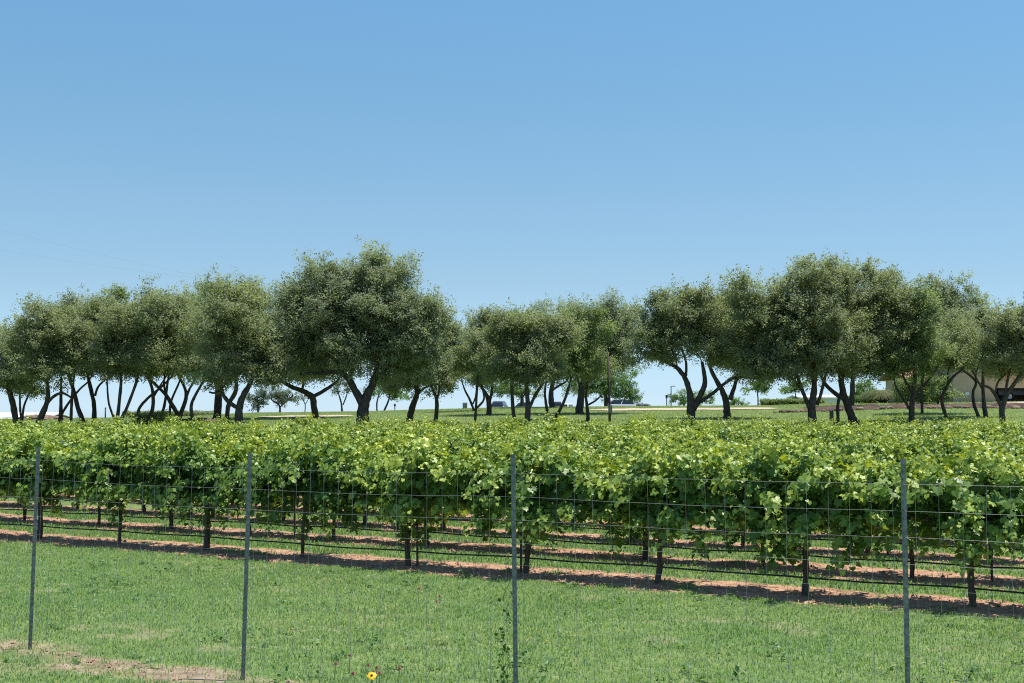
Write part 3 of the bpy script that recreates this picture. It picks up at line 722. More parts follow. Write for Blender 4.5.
G1 = 'oaks in the grove on the left'; G2 = 'oaks in the middle group'; G3 = 'oaks in front of the house'
OK_ = [
 # ---- left grove
 ('gnarled oak at the left picture edge, leaning left over the white shed', 75, [[(16, 421, 4), (13, 405, 3.6), (9, 390, 3), (3, 374, 2.4)]], [(8, 356, 34, 36), (30, 345, 24, 30), (-8, 372, 26, 20)], 'oak_b', G1),
 ('slender twin-stemmed oak with sparse low leaves between two thicker left trunks', 82, [[(21, 421, 1.5), (20, 405, 1.3), (20, 390, 1)], [(22, 421, 1.6), (24, 406, 1.3), (30, 392, 1)]], [(26, 386, 18, 14, 0, .6), (30, 360, 20, 22)], 'oak_c', G1),
 ('oak with a bent trunk and one limb arching right, beside the earth mound', 70, [[(39, 421, 4), (46, 405, 3.2), (48, 392, 2.6), (46, 375, 2)], [(46, 405, 2.2), (53, 397, 2), (62, 393, 1.6), (72, 398, 1.2)]], [(48, 352, 34, 36), (40, 325, 24, 24), (60, 340, 26, 30)], 'oak_b', G1),
 ('oak with a short grey upright trunk right of the earth mound', 84, [[(60, 421, 2.6), (61, 405, 2.1), (61, 388, 1.6)], [(62, 414, 1.6), (70, 401, 1.5), (80, 389, 1.3), (90, 379, 1)]], [(66, 345, 30, 32)], 'oak_b', G1),
 ('straight slim oak crossing behind a leaning one, below the first high crown at left', 80, [[(71, 421, 1.9), (71.5, 404, 1.8), (73, 385, 1.5), (76, 365, 1.2)]], [(82, 330, 30, 34), (70, 318, 20, 20)], 'oak_a', G1),
 ('oak leaning left with its trunk foot apart from a slim straight stem', 72, [[(83, 422, 3), (78, 408, 2.8), (74, 392, 2.4), (68, 370, 1.8)]], [(80, 340, 38, 38), (94, 316, 24, 24)], 'oak_b', G1),
 ('oak with a clean straight trunk and a small right fork, left of the three-stemmed oak', 74, [[(94, 421, 3), (94, 405, 2.6), (91, 390, 2.4), (88, 376, 2)], [(95, 396, 1.5), (98, 387, 1.4), (106, 378, 1)]], [(108, 335, 34, 36), (118, 310, 24, 22), (100, 358, 26, 20)], 'oak_c', G1),
 ('oak of three thin stems spreading from one foot left of the brush pile', 70, [[(117, 421, 2.4), (119, 404, 2.1), (121, 380, 1.8)], [(115, 421, 1.5), (109, 404, 1.3), (107, 380, 1)], [(120, 422, 2.1), (128, 405, 1.9), (137, 379, 1.6)]], [(126, 345, 36, 36), (140, 315, 28, 26), (110, 352, 24, 26)], 'oak_b', G1),
 ('thin oak with an S-curved stem swinging right near the brush pile', 82, [[(138, 421, 1.9), (139, 409, 1.8), (148, 398, 1.7), (160, 388, 1.5), (172, 376, 1.2)]], [(160, 345, 26, 30), (170, 362, 22, 16)], 'oak_a', G1),
 ('dark oak with a sinuous upright trunk left of the brush pile', 72, [[(149, 421, 2.8), (153, 405, 2.3), (152, 388, 2), (146, 373, 1.6)], [(153, 398, 1.2), (160, 386, 1.1), (168, 372, .9)]], [(155, 335, 36, 38), (172, 310, 28, 25), (140, 362, 24, 14)], 'oak_b', G1),
 ('thin oak with a nearly straight stem rising behind the brush pile', 84, [[(161, 418, 1.9), (165, 402, 1.7), (168, 380, 1.4)], [(170, 417, 1.6), (171, 402, 1.4), (180, 380, 1.1)]], [(178, 345, 28, 30), (180, 318, 24, 22)], 'oak_a', G1),
 ('oak leaning far left out of the brush pile, trunk crossing its neighbours', 74, [[(179, 417, 2.9), (172, 405, 2.5), (165, 394, 2.1), (150, 379, 1.5)], [(167, 396, 1.6), (164, 385, 1.4), (165, 372, 1.1)]], [(170, 340, 36, 36), (150, 365, 22, 14)], 'oak_b', G1),
 ('oak forking in a narrow Y above the brush pile', 76, [[(180, 416, 2.8), (186, 398, 2.2), (184, 386, 1.8), (178, 375, 1.4)], [(186, 398, 1.8), (190, 388, 1.5), (198, 374, 1.2)]], [(195, 335, 34, 36), (200, 308, 26, 22), (188, 362, 28, 12)], 'oak_c', G1),
 ('oak with a kinked slender trunk at the right end of the brush pile', 70, [[(193, 421, 2.2), (191, 407, 2), (195, 396, 1.8), (204, 380, 1.5)]], [(212, 345, 32, 34), (205, 368, 24, 12)], 'oak_b', G1),
 ('stout straight-trunked oak behind the dark forked tree of the left grove', 88, [[(217, 417, 5), (218, 402, 4.4), (219, 388, 4), (222, 374, 3)], [(209, 392, 1), (214, 393, 1.4), (218, 391, 1.5)]], [(222, 335, 36, 40), (228, 300, 30, 24)], 'oak_a', G1),
 ('oak with a crooked trunk squeezed between the stout oak and the dark forked one', 80, [[(227, 417, 3), (229, 404, 2.8), (236, 390, 2.6), (236, 376, 2)]], [(245, 340, 28, 34), (250, 308, 22, 24)], 'oak_a', G1),
 ('dark low-forking oak in front at the right end of the left grove', 62, [[(239, 425, 5.2), (239, 410, 4.6), (243, 396, 3.8), (250, 384, 3), (256, 368, 2.2)], [(238, 408, 2.8), (229, 402, 2.6), (223, 394, 2.2), (221, 384, 1.6)]], [(240, 345, 40, 40), (236, 308, 34, 30), (262, 358, 28, 32), (222, 368, 26, 18)], 'oak_b', G1),
 # ---- big oak and its companions
 ('oak with two wide low arms in a Y, behind the biggest oak at its left', 86, [[(316, 420, 4.6), (314, 407, 4), (312, 397, 3.8), (303, 391, 3), (290, 386, 2.4), (272, 374, 1.6)], [(312, 397, 2.4), (325, 390, 2.2), (338, 380, 1.5)], [(302, 391, 1.6), (304, 380, 1.4), (306, 368, 1)]], [(296, 355, 40, 32), (272, 335, 28, 32), (325, 350, 28, 30)], 'oak_b', None),
 ('biggest oak, a thick dark trunk under the tallest rounded crown left of centre', 64, [[(363, 424, 8), (363, 408, 7), (368, 394, 5.4), (374, 380, 4), (377, 362, 3), (372, 335, 2.2), (368, 310, 1.4)], [(362, 404, 5), (355, 390, 4.4), (346, 376, 3.8), (338, 372, 3), (322, 373, 2.2), (300, 374, 1.4)], [(345, 375, 3), (333, 358, 2.4), (318, 352, 1.9), (300, 335, 1.3)], [(375, 380, 2.2), (390, 365, 2), (405, 345, 1.4)], [(352, 384, 2), (348, 350, 1.8), (345, 315, 1.2)]],
   [(366, 296, 52, 42), (330, 305, 50, 44), (400, 312, 38, 44), (364, 342, 60, 36), (300, 315, 34, 40), (415, 345, 28, 30), (312, 355, 40, 24, 1.2), (368, 272, 44, 20), (396, 372, 26, 16)], 'oak_a', None),
 ('oak with a left-leaning trunk and one arm reaching right, just right of the biggest oak', 76, [[(410, 417, 4.2), (413, 405, 3.6), (417, 394, 3.2), (416, 378, 2.2), (420, 360, 1.6)], [(417, 395, 1.8), (423, 389, 1.6), (430, 385, 1.2)]], [(414, 355, 30, 34), (430, 338, 24, 36), (408, 378, 22, 14)], 'oak_a', None),
 ('slim oak with drooping grey-green leaves left of the gap in the tree line', 74, [[(436, 418, 2.6), (437, 402, 2.4), (434, 392, 1.8), (430, 384, 1.2)], [(437, 400, 1.5), (440, 386, 1.3), (440, 365, 1)]], [(440, 355, 22, 34), (446, 382, 20, 14, 0, .7), (434, 330, 18, 26)], 'oak_a', None),
 # ---- middle group
 ('small forked oak on the crest just right of the grey cabinet', 92, [[(474, 411, 1.6), (470, 400, 1.4), (464, 388, 1)], [(473, 404, 1.1), (476, 394, 1)]], [(466, 360, 18, 26), (472, 340, 14, 22)], 'oak_b', G2),
 ('slim oak with a kinked double stem at the left of the middle group', 70, [[(475, 423, 1.8), (476, 407, 1.6), (477, 390, 1.4), (478, 370, 1.2)], [(477, 408, 1.4), (484, 399, 1.3), (482, 386, 1)]], [(480, 352, 22, 34), (488, 330, 18, 22)], 'oak_b', G2),
 ('oak with a short thick trunk forking low, behind the kinked double stem', 84, [[(489, 416, 3.6), (489, 402, 3), (486, 394, 2.2), (481, 386, 1.6)], [(489, 402, 2), (492, 392, 1.8), (492, 378, 1.4)]], [(496, 350, 26, 36), (500, 325, 20, 18), (490, 374, 20, 14)], 'oak_a', G2),
 ('oak with a single straight slim trunk, left of a forked one in the middle group', 66, [[(515, 423, 2.7), (513, 408, 2.4), (512, 390, 2.1), (512, 365, 1.6)]], [(516, 352, 27, 38), (510, 325, 20, 18)], 'oak_b', G2),
 ('oak with an upright trunk and a slanting right fork, front of the middle group', 65, [[(527, 423, 3.8), (528, 408, 3.3), (527, 392, 2.3), (526, 365, 1.8)], [(529, 409, 2.2), (535, 396, 2), (544, 382, 1.6)]], [(540, 348, 30, 40), (530, 325, 24, 20), (552, 330, 22, 22), (538, 374, 24, 14)], 'oak_b', G2),
 ('thin upright oak stem right of the slanting fork in the middle group', 76, [[(548, 417, 2), (546, 403, 1.8), (545, 390, 1.4), (548, 370, 1.2)]], [(556, 350, 22, 30)], 'oak_a', G2),
 ('oak with a thick far trunk standing on the crest, behind the thin middle stems', 98, [[(552, 407, 3.8), (551, 396, 3.4), (552, 386, 2.8), (556, 372, 2)], [(551, 391, 1.8), (560, 385, 1.5), (567, 380, 1)]], [(556, 325, 30, 26), (545, 345, 26, 30)], 'oak_a', G2),
 ('thin oak leaning right across the middle group, foot left of the thick trunk', 72, [[(556, 417, 2), (561, 408, 1.9), (566, 396, 1.7), (570, 382, 1.3), (574, 362, 1)]], [(574, 350, 26, 34), (582, 325, 20, 20)], 'oak_c', G2),
 ('broad oak with a thick trunk and high feathery crown, left of the tall pole', 84, [[(579, 411, 5), (581, 398, 4.2), (582, 385, 3.6), (588, 372, 2.6), (594, 345, 1.8)], [(583, 385, 2.6), (592, 379, 2.3), (600, 368, 1.9), (612, 360, 1.2)], [(581, 390, 1.8), (577, 375, 1.5), (574, 350, 1)]], [(592, 335, 36, 30), (570, 318, 30, 20, 0, .8), (605, 316, 34, 17, 0, .75), (624, 330, 20, 22, 0, .8), (618, 352, 28, 18), (590, 362, 28, 16)], 'oak_a', G2),
 ('small crooked oak stem with a side arm in front of the thick feathery oak', 74, [[(588, 416, 2.2), (587, 406, 2), (586, 394, 1.5), (589, 378, 1.1)], [(588, 405, 1.2), (595, 401, 1.2), (601, 396, .9)]], [(588, 362, 22, 18)], 'oak_b', G2),
 # ---- two spreading oaks right of centre
 ('spreading oak with three arms splitting low, nearest the dirt road', 66, [[(691, 417, 5.5), (691, 404, 5), (689, 390, 3.6), (685, 378, 3.1), (677, 368, 2.6), (668, 363, 1.9), (656, 358, 1.2)], [(693, 410, 4), (700, 396, 3.6), (705, 382, 2.8), (702, 362, 2)], [(698, 403, 2.3), (712, 394, 2.1), (724, 384, 1.9), (736, 377, 1.6), (755, 378, 1.1)], [(686, 376, 1.8), (686, 362, 1.6), (681, 348, 1.2)], [(677, 368, 1.4), (675, 355, 1.2), (668, 345, .9)]],
   [(690, 320, 38, 28), (666, 338, 28, 26, 0, .9), (712, 338, 30, 28), (650, 352, 22, 14, 0, .8), (684, 302, 30, 14), (724, 350, 28, 16, 0, .9), (658, 322, 22, 24, 0, .8)], 'oak_b', None),
 ('oak with a thick grey trunk split by a slanting limb, beside the dirt road', 76, [[(727, 414, 4.6), (726, 402, 4.2), (722, 390, 3.4), (715, 378, 2.8), (710, 364, 2)], [(730, 400, 2.8), (734, 388, 2.4), (738, 374, 1.8)], [(735, 378, 1.6), (745, 374, 1.5), (760, 378, 1.4), (774, 373, 1)]], [(738, 328, 36, 36), (756, 350, 34, 26), (728, 306, 24, 18), (760, 372, 26, 12, 0, .8)], 'oak_b', None),
 # ---- right hand group
 ('tall oak with several pale-edged stems fanning out of one foot, right of centre', 64, [[(812, 420, 5.4), (812, 405, 4.6), (814, 390, 3.8), (814, 370, 3), (810, 340, 2.2), (806, 310, 1.4)], [(809, 408, 2.6), (803, 392, 2.3), (796, 372, 2), (786, 345, 1.5)], [(808, 402, 1.8), (800, 388, 1.6), (792, 378, 1.2)], [(817, 405, 2.2), (822, 390, 2), (826, 372, 1.6)]],
   [(800, 306, 48, 44), (772, 325, 38, 44), (820, 335, 44, 44), (790, 358, 44, 26), (812, 276, 34, 18), (766, 366, 26, 18), (752, 300, 26, 26, 0, .8)], 'oak_b', None),
 ('dense dark oak with a leaning trunk behind the short wooden post', 66, [[(853, 420, 5), (848, 406, 4.4), (843, 392, 3.8), (841, 372, 3), (846, 340, 2.2), (850, 305, 1.4)], [(846, 400, 3), (836, 394, 2.6), (826, 385, 2.2), (820, 374, 1.6)], [(838, 420, 2.2), (838, 404, 2), (842, 388, 1.8)]],
   [(856, 305, 46, 42), (868, 345, 40, 36), (838, 345, 36, 36), (880, 300, 30, 36), (850, 274, 34, 16), (900, 330, 24, 34)], 'oak_b', None),
 ('oak trunk in the background between the dense dark oak and the grass clump', 90, [[(851, 410, 3.6), (852, 395, 3.2), (853, 375, 2.6)]], [(858, 345, 30, 34)], 'oak_a', None),
 ('light green leafy oak with a bare pale low branch, left front of the house', 66, [[(912, 420, 3.8), (912, 405, 3.4), (914, 390, 2.8), (915, 370, 2.2), (912, 345, 1.6)], [(911, 412, 1.7), (904, 400, 1.5), (899, 392, 1.3), (895, 384, .9)], [(915, 395, 1.9), (925, 384, 1.7), (933, 374, 1.4), (942, 358, 1)], [(912, 392, 1.8), (904, 378, 1.5), (900, 360, 1)]],
   [(896, 336, 32, 38), (912, 318, 26, 34), (880, 356, 26, 22), (922, 350, 26, 24), (908, 366, 26, 12)], 'oak_c', G3),
 ('tall airy oak with sparse feathery top before the tan wall', 76, [[(922, 419, 1.8), (922, 400, 1.8), (922, 382, 1.7), (928, 350, 1.6), (938, 315, 1.3), (944, 290, .9)], [(928, 350, 1.3), (948, 330, 1.1), (960, 305, .8)]], [(940, 335, 34, 34), (930, 290, 18, 18, 0, .6), (950, 292, 20, 20, 0, .6), (966, 308, 22, 22, 0, .7), (950, 320, 34, 24)], 'oak_a', G3),
 ('slim curved oak standing alone in front of the tan wall', 68, [[(947, 420, 2.3), (943, 407, 2.1), (942, 397, 2), (948, 384, 1.8), (954, 376, 1.6), (962, 369, 1.2)], [(948, 384, 1.1), (948, 372, 1), (952, 360, .8)]], [(958, 345, 30, 26), (944, 356, 24, 14)], 'oak_b', G3),
 ('thin oak with a zigzag stem left of a straight one near the carport', 72, [[(979, 418, 2.1), (974, 404, 2), (973, 392, 1.8), (976, 382, 1.6), (968, 374, 1.3), (958, 368, 1)]], [(970, 345, 26, 26), (960, 356, 18, 12)], 'oak_b', G3),
 ('straight slim oak between the zigzag stem and the carport', 70, [[(986, 418, 3), (984, 404, 2.6), (983, 388, 2.1), (983, 368, 1.6)], [(984, 392, 1.3), (976, 378, 1.1), (970, 366, .8)]], [(986, 345, 28, 28), (976, 326, 24, 20)], 'oak_a', G3),
 ('many-limbed oak at the right picture edge in front of the carport', 63, [[(1003, 423, 3.8), (1002, 410, 3.4), (1006, 396, 2.8), (1014, 384, 2.4), (1022, 372, 1.8)], [(1002, 410, 2.4), (997, 398, 2.1), (990, 388, 1.8), (980, 384, 1.4)], [(1003, 405, 2), (1006, 388, 1.7), (1010, 368, 1.3)], [(995, 394, 1.3), (998, 382, 1.2), (1006, 374, 1)]],
   [(1012, 335, 30, 32), (1026, 325, 26, 30), (996, 352, 26, 22), (1024, 358, 26, 22)], 'oak_b', G3),
]
for i, (lab, Y, limbs, blobs, mat, grp) in enumerate(OK_):
    oak('oak_tree', lab, 'oak tree', Y, limbs, blobs, mat, 1000 + i, grp)

# ------------------------------------------------------------------ far trees and shrubs
far = [
 ('small pale tree far off at the right end of the left grove', 150, [[(258, 412, 1.2), (258, 402, 1)]], [(254, 400, 10, 10), (262, 396, 8, 8)], 'pale_far_leaf'),
 ('small forked pale tree far off between the left grove and the biggest oak', 150, [[(280, 412, 1.3), (279, 405, 1.1), (272, 400, .8)], [(280, 407, .9), (288, 400, .7), (293, 395, .5)]], [(278, 394, 16, 8), (288, 398, 10, 8)], 'pale_far_leaf'),
 ('thin sparse sapling far off left of the Y-armed oak', 160, [[(305, 412, .7), (305, 404, .6), (301, 397, .4)], [(305, 405, .5), (309, 398, .4)]], [(305, 396, 8, 5, 0, .5)], 'pale_far_leaf'),
 ('slim upright V-shaped tree far off just left of the biggest trunk', 150, [[(342, 411, 1.3), (341, 402, 1), (338, 392, .7)], [(343, 405, .9), (347, 394, .7), (347, 385, .5)]], [(339, 386, 8, 10, 0, .6), (347, 384, 7, 10, 0, .6)], 'pale_far_leaf'),
 ('far tree with two bowed stems right of the biggest trunk', 130, [[(383, 413, 1.2), (388, 402, 1.1), (390, 393, .9)], [(377, 413, 1), (377, 402, .9), (380, 392, .7)]], [(384, 388, 20, 10), (396, 394, 12, 7)], 'far_leaf'),
 ('bright green far tree with low foliage behind the middle group, left one', 150, [[(522, 410, 2.5), (522, 398, 2)]], [(520, 390, 24, 10), (505, 388, 14, 8)], 'far_leaf'),
 ('broad bright green far tree behind the tall pole', 150, [[(606, 411, 3), (606, 398, 2.4), (604, 388, 1.6)]], [(612, 380, 25, 18), (625, 391, 14, 10), (594, 386, 18, 14), (634, 397, 8, 6), (578, 388, 14, 10)], 'far_leaf'),
 ('rounded yellow-green bush far off right of the lamp post', 140, [[(684, 412, 1.5), (684, 402, 1)]], [(682, 397, 12, 8), (692, 399, 12, 8), (704, 398, 10, 8)], 'far_leaf'),
 ('low green bush far off beside the thick split trunk', 140, [[(744, 412, 1), (744, 408, .8)]], [(740, 403, 8, 4), (735, 401, 6, 5)], 'far_leaf'),
 ('small round-headed tree on the crest, left one of two', 120, [[(758, 406, .9), (758, 398, .8), (757, 390, .6)]], [(757, 387, 13, 7), (760, 383, 9, 5)], 'far_leaf'),
 ('small round-headed tree on the crest, partly behind the tall fanning oak', 120, [[(796, 406, .8), (796, 398, .8), (795, 392, .6)]], [(795, 389, 11, 7), (800, 385, 7, 5)], 'far_leaf'),
 ('dark green far shrub between the dense oak and the pampas clump', 110, [[(863, 405, 1.2), (863, 398, 1)]], [(863, 394, 14, 9), (872, 388, 10, 8)], 'far_leaf'),
 ('tall bushy shrub in shade against the tan house wall', 90, [[(938, 404, 1.5), (938, 396, 1.3)]], [(936, 388, 13, 14), (944, 394, 10, 8), (930, 380, 9, 9)], 'oak_c'),
]
for i, (lab, Y, limbs, blobs, mat) in enumerate(far):
    sh = 'shrub' in lab or 'bush' in lab
    oak('shrub' if sh else 'far_tree', lab, 'shrub' if sh else 'tree', Y, limbs, blobs, mat, 3000 + i, 'shrubs beyond the oaks' if sh else 'small trees beyond the oaks', 0.17, 420, 'bark', True, .34)

def leafy_mass(name, label, cat, c, size, n, mat, seed, leaf=.15, group=None):
    """low shrub / hedge: stems and leaves through a box-like volume"""
    rg_ = np.random.default_rng(seed); rd_ = random.Random(seed)
    root = empty(name, c); tag(root, label, cat, group); tr = MB()
    q = rg_.uniform(-1, 1, (n, 3)); q[:, 2] = rg_.uniform(0.02, 1, n) ** .7
    top = 0.75 + .35 * vnoise(q[:, 0] * size[0] * .9 + 50, q[:, 1] * 2 + 9, seed)
    pos = np.stack([q[:, 0] * size[0] / 2, q[:, 1] * size[1] / 2, q[:, 2] * size[2] * top], 1)
    for i in range(max(3, int(size[0] * 1.5))):
        x = rd_.uniform(-.45, .45) * size[0]
        tr.tube([(x, 0, -.1), (x + rd_.uniform(-.1, .1), rd_.uniform(-.1, .1), size[2] * .4), (x + rd_.uniform(-.2, .2), rd_.uniform(-.2, .2), size[2] * .8)], [.03, .02, .01], 5)
    tr.build('stem', M['bark'], root, True)
    P, F_, T_, A_ = oak_leaves(pos, rg_.normal(0, .7, (n, 3)) + np.array([0, 0, .7]), leaf * rg_.uniform(.7, 1.3, n), np.clip(rg_.normal(.45, .2, n), 0, 1), rg_)
    link('foliage', P, F_, T_, M[mat], root, {'tint': A_}, False)
    return root
def gp(px, Y): x = (px - 512) / F * Y; return (x, Y, tz(x, Y))
leafy_mass('hedge', 'low dark clipped hedge along the crest right of centre', 'hedge', gp(792, 106), (5.2, 1.2, .5), 7500, 'oak_c', 5)
leafy_mass('hedge', 'low dark brush line behind the left grove', 'hedge', gp(170, 101), (7.2, 1.2, .45), 6000, 'oak_b', 6)
leafy_mass('shrub', 'weedy dark shrub on the brush pile', 'shrub', gp(152, 73), (1.9, 1.3, 1.15), 2600, 'oak_c', 8, .11)
leafy_mass('shrub', 'bright green low shrub at the edge of the lawn left of the pampas clump', 'shrub', gp(860, 97), (2.2, 1.0, .55), 2500, 'far_leaf', 9, .13)
leafy_mass('shrub', 'dark rounded shrub in shade at the left end of the house', 'shrub', gp(911, 91.5), (2.3, 1.6, 1.9), 6500, 'oak_c', 21, .13)
leafy_mass('shrub', 'low dark shrub under the tan wall of the house', 'shrub', gp(928, 92), (1.6, 1.2, 1.3), 4200, 'oak_b', 22, .13)
# pampas clump
def pampas(px, Y, lab, r, h, seed, n=2600):
    c = gp(px, Y); rg_ = np.random.default_rng(seed)
    a = rg_.uniform(0, 2 * np.pi, n); el = rg_.uniform(.3, 1.0, n) ** .7; L_ = h * rg_.uniform(.8, 1.25, n)
    V_ = []; F2 = []; 
    d = np.stack([np.cos(a) * (1.15 - el), np.sin(a) * (1.15 - el), el + .25], 1); d /= np.linalg.norm(d, axis=1, keepdims=True)
    side = np.stack([-np.sin(a), np.cos(a), 0 * a], 1)
    base = np.stack([np.cos(a), np.sin(a), 0 * a], 1) * rg_.uniform(0, .25, n)[:, None] * r
    P = np.empty((n, 7, 3))
    for j, t in enumerate((0, .4, .75)):
        ctr = base + d * (L_ * t)[:, None] + np.array([0, 0, -1]) * ((t ** 2.2) * L_ * .42)[:, None] + np.stack([np.cos(a), np.sin(a), 0 * a], 1) * (t * t * .3 * L_)[:, None]
        wd = .011 * (1 - .4 * t)
        P[:, 2 * j] = ctr - side * wd; P[:, 2 * j + 1] = ctr + side * wd
    P[:, 6] = base + d * L_[:, None] + np.array([0, 0, -1]) * (L_ * .62)[:, None] + np.stack([np.cos(a), np.sin(a), 0 * a], 1) * (.5 * L_)[:, None]
    b = (np.arange(n) * 7)[:, None]
    F_ = (b + np.array([0, 1, 3, 2, 2, 3, 5, 4, 4, 5, 6])[None]).ravel(); T_ = np.tile([4, 4, 3], n)
    root = empty('pampas_grass', c); tag(root, lab, 'grass clump')
    link('blades', P.reshape(-1, 3), F_, T_, M['pampas'], root, {'tint': np.repeat(np.clip(rg_.normal(.5, .2, n), 0, 1), 7)}, False)
    return root
pampas(882, 95, 'big arching clump of pale ornamental grass on the lawn', .9, 1.5, 4, 9000)

# ------------------------------------------------------------------ mulch bank, mounds
def mound(name, label, cat, c, rx, ry, h, mat, seed, kind=None, rough=.35):
    rd_ = random.Random(seed); bm = bmesh.new(); bmesh.ops.create_icosphere(bm, subdivisions=5, radius=1)
    for v in bm.verts:
        n = float(fbm(v.co.x * 2.3 + seed, v.co.y * 2.3 + v.co.z * 1.7, seed)) - .5
        n2 = float(fbm(v.co.x * 9 + seed, v.co.y * 9 + v.co.z * 7, seed + 4)) - .5
        k = 1 + n * rough * 1.6 + n2 * rough * .5
        z = v.co.z
        v.co = Vector((v.co.x * rx * k, v.co.y * ry * k, (max(z, -.35)) * h * k))
    me = bpy.data.meshes.new(name); bm.to_mesh(me); bm.free(); me.materials.append(M[mat])
    for p in me.polygons: p.use_smooth = True
    o = bpy.data.objects.new(name, me); C.objects.link(o); o.location = c; tag(o, label, cat, None, kind); return o
c = gp(40, 98); mound('earth_mound', 'low grey-brown earth mound beside the white shed at far left', 'mound', (c[0] + .2, c[1], c[2] - .05), 1.9, 1.5, .45, 'rubble', 3)
c = gp(196, 77); mound('brush_pile', 'low brown heap of soil and cut brush under the left grove', 'heap', (c[0], c[1], c[2] + .05), 1.7, .9, .5, 'rubble', 9)
c = gp(172, 76); mound('brush_pile', 'dark weedy soil heap left of the brown brush heap', 'heap', (c[0], c[1], c[2] + .05), 1.1, .8, .5, 'mulch', 10)
# long bank of reddish mulch along the lawn edge: a heaped strip with rough top
vs_ = []; fs = []; xs = np.arange(16.2, 42, .22); cr = 9
for i, x in enumerate(xs):
    yc = 84 + .35 * math.sin(x * .5)
    for j in range(cr):
        u = j / (cr - 1) * 2 - 1; yy = yc + u * 1.1
        hh = float(sstep(16.2, 21, x)) * .30 * (1 - u * u) * (0.6 + .8 * float(fbm(x * 1.1, yy * 1.1, 91))) + (float(fbm(x * 4, yy * 4, 93)) - .5) * .26 * (1 - u * u) * float(sstep(16.2, 19, x))
        vs_.append((x, yy, tz(x, yy) - .03 + max(hh, 0) + (0.0 if abs(u) < .99 else -.05)))
for i in range(len(xs) - 1):
    for j in range(cr - 1):
        a = i * cr + j; fs.append((a, a + cr, a + cr + 1, a + 1))
mb = MB(); mb.add(vs_, fs); o = mb.build('mulch_bank', M['mulch'], None, True); o['kind'] = 'structure'
rd = random.Random(15); 
bmx = bmesh.new()
for i in range(70):
    x = rd.uniform(17, 41); y = 82.95 + .35 * math.sin(x * .5) + rd.uniform(-.15, .25); s_ = rd.uniform(.10, .22)
    r_ = bmesh.ops.create_icosphere(bmx, subdivisions=2, radius=s_)
    for v in r_['verts']:
        n = float(vnoise(v.co.x * 9 + i, v.co.y * 9 + v.co.z * 7, i)) ; v.co = Vector((v.co.x * 1.3, v.co.y, v.co.z * .75)) * (.75 + .5 * n) + Vector((x, y, tz(x, y) + s_ * .3))
me = bpy.data.meshes.new('edging_rubble'); bmx.to_mesh(me); bmx.free(); me.materials.append(M['rubble'])
o = bpy.data.objects.new('edging_rubble', me); C.objects.link(o); tag(o, 'loose reddish stones and clods along the foot of the mulch bank', 'rubble', None, 'stuff')

# ------------------------------------------------------------------ house and carport on the right
HY = 94.0
def wx(px, Y=HY): return (px - 512) / F * Y
hz = tz(wx(960), HY)
house = empty('house', (wx(952), HY, hz)); tag(house, 'tan stucco house with terracotta roof and carport behind the oaks at right', 'house')
def hc(mb, name, mat): return child(mb, name, M[mat], house)
# left wing: low wall with window, tiled gable roof
x0, x1 = wx(914), wx(953); eav = at(900, 378, HY).z
mb = MB(); mb.box(((x0 + x1) / 2, HY + 4.2, (hz + eav) / 2 - .2), (x1 - x0 - .01, 6.0, eav - hz + .4)); hc(mb, 'wall', 'stucco')
def gable(x0, x1, yf, yb, ze, zr, over=.45):
    ym = (yf + yb) / 2; a, b = x0 - over, x1 + over; f, k = yf - over, yb + over
    dz = (zr - ze) / (ym - yf) * over; t = .14
    vs_ = [(a, f, ze - dz), (b, f, ze - dz), (b, ym, zr), (a, ym, zr), (a, k, ze - dz), (b, k, ze - dz)]
    vs2 = [(x, y, z + t) for x, y, z in vs_]
    m_ = MB(); m_.add(vs_ + vs2, [(0, 3, 2, 1), (3, 4, 5, 2), (6, 7, 8, 9), (9, 8, 11, 10), (0, 1, 7, 6), (4, 10, 11, 5), (0, 6, 9, 3), (3, 9, 10, 4), (1, 2, 8, 7), (2, 5, 11, 8)])
    return m_
mbr = gable(x0, x1 - .5, HY + 1.2, HY + 7.2, eav + .02, eav + .7)
for i in range(int((x1 - x0 + .4) / .24)):    # rows of barrel tiles on the front slope
    x = x0 - .4 + i * .24
    mbr.tube([(x, HY + .72, eav + .0), (x, HY + 4.2, eav + .88)], .06, 6)
hc(mbr, 'roof', 'terracotta')
for px in (929, 944):
    xc = wx(px); m_ = MB(); m_.box((xc, HY + 1.17, hz + 1.5), (1.0, .10, 1.15)); wf = hc(m_, 'window', 'wood_dark')
    m_ = MB(); m_.box((xc, HY + 1.105, hz + 1.5), (.82, .03, .97)); m_.build('pane', M['glass'], None).parent = wf
    wf.children[0].matrix_parent_inverse = wf.matrix_basis.inverted()
# main block, its left wall face towards us, corner at 984
x0, x1 = wx(953), wx(987); top = at(970, 352, HY).z
mb = MB(); mb.box(((x0 + x1) / 2, HY + 3.4, (hz + top) / 2 - .2), (x1 - x0, 6.8, top - hz + .4)); hc(mb, 'wall', 'stucco')
mbr = gable(x0, x1 + .3, HY + .01, HY + 6.8, top + .02, top + 1.3); hc(mbr, 'roof', 'terracotta')
mb = MB(); mb.box((wx(966), HY - .10, hz + .62), (.26, .18, .2)); mb.box((wx(966), HY - .05, hz + .45), (.06, .08, .3)); hc(mb, 'wall_lamp', 'white_wall')
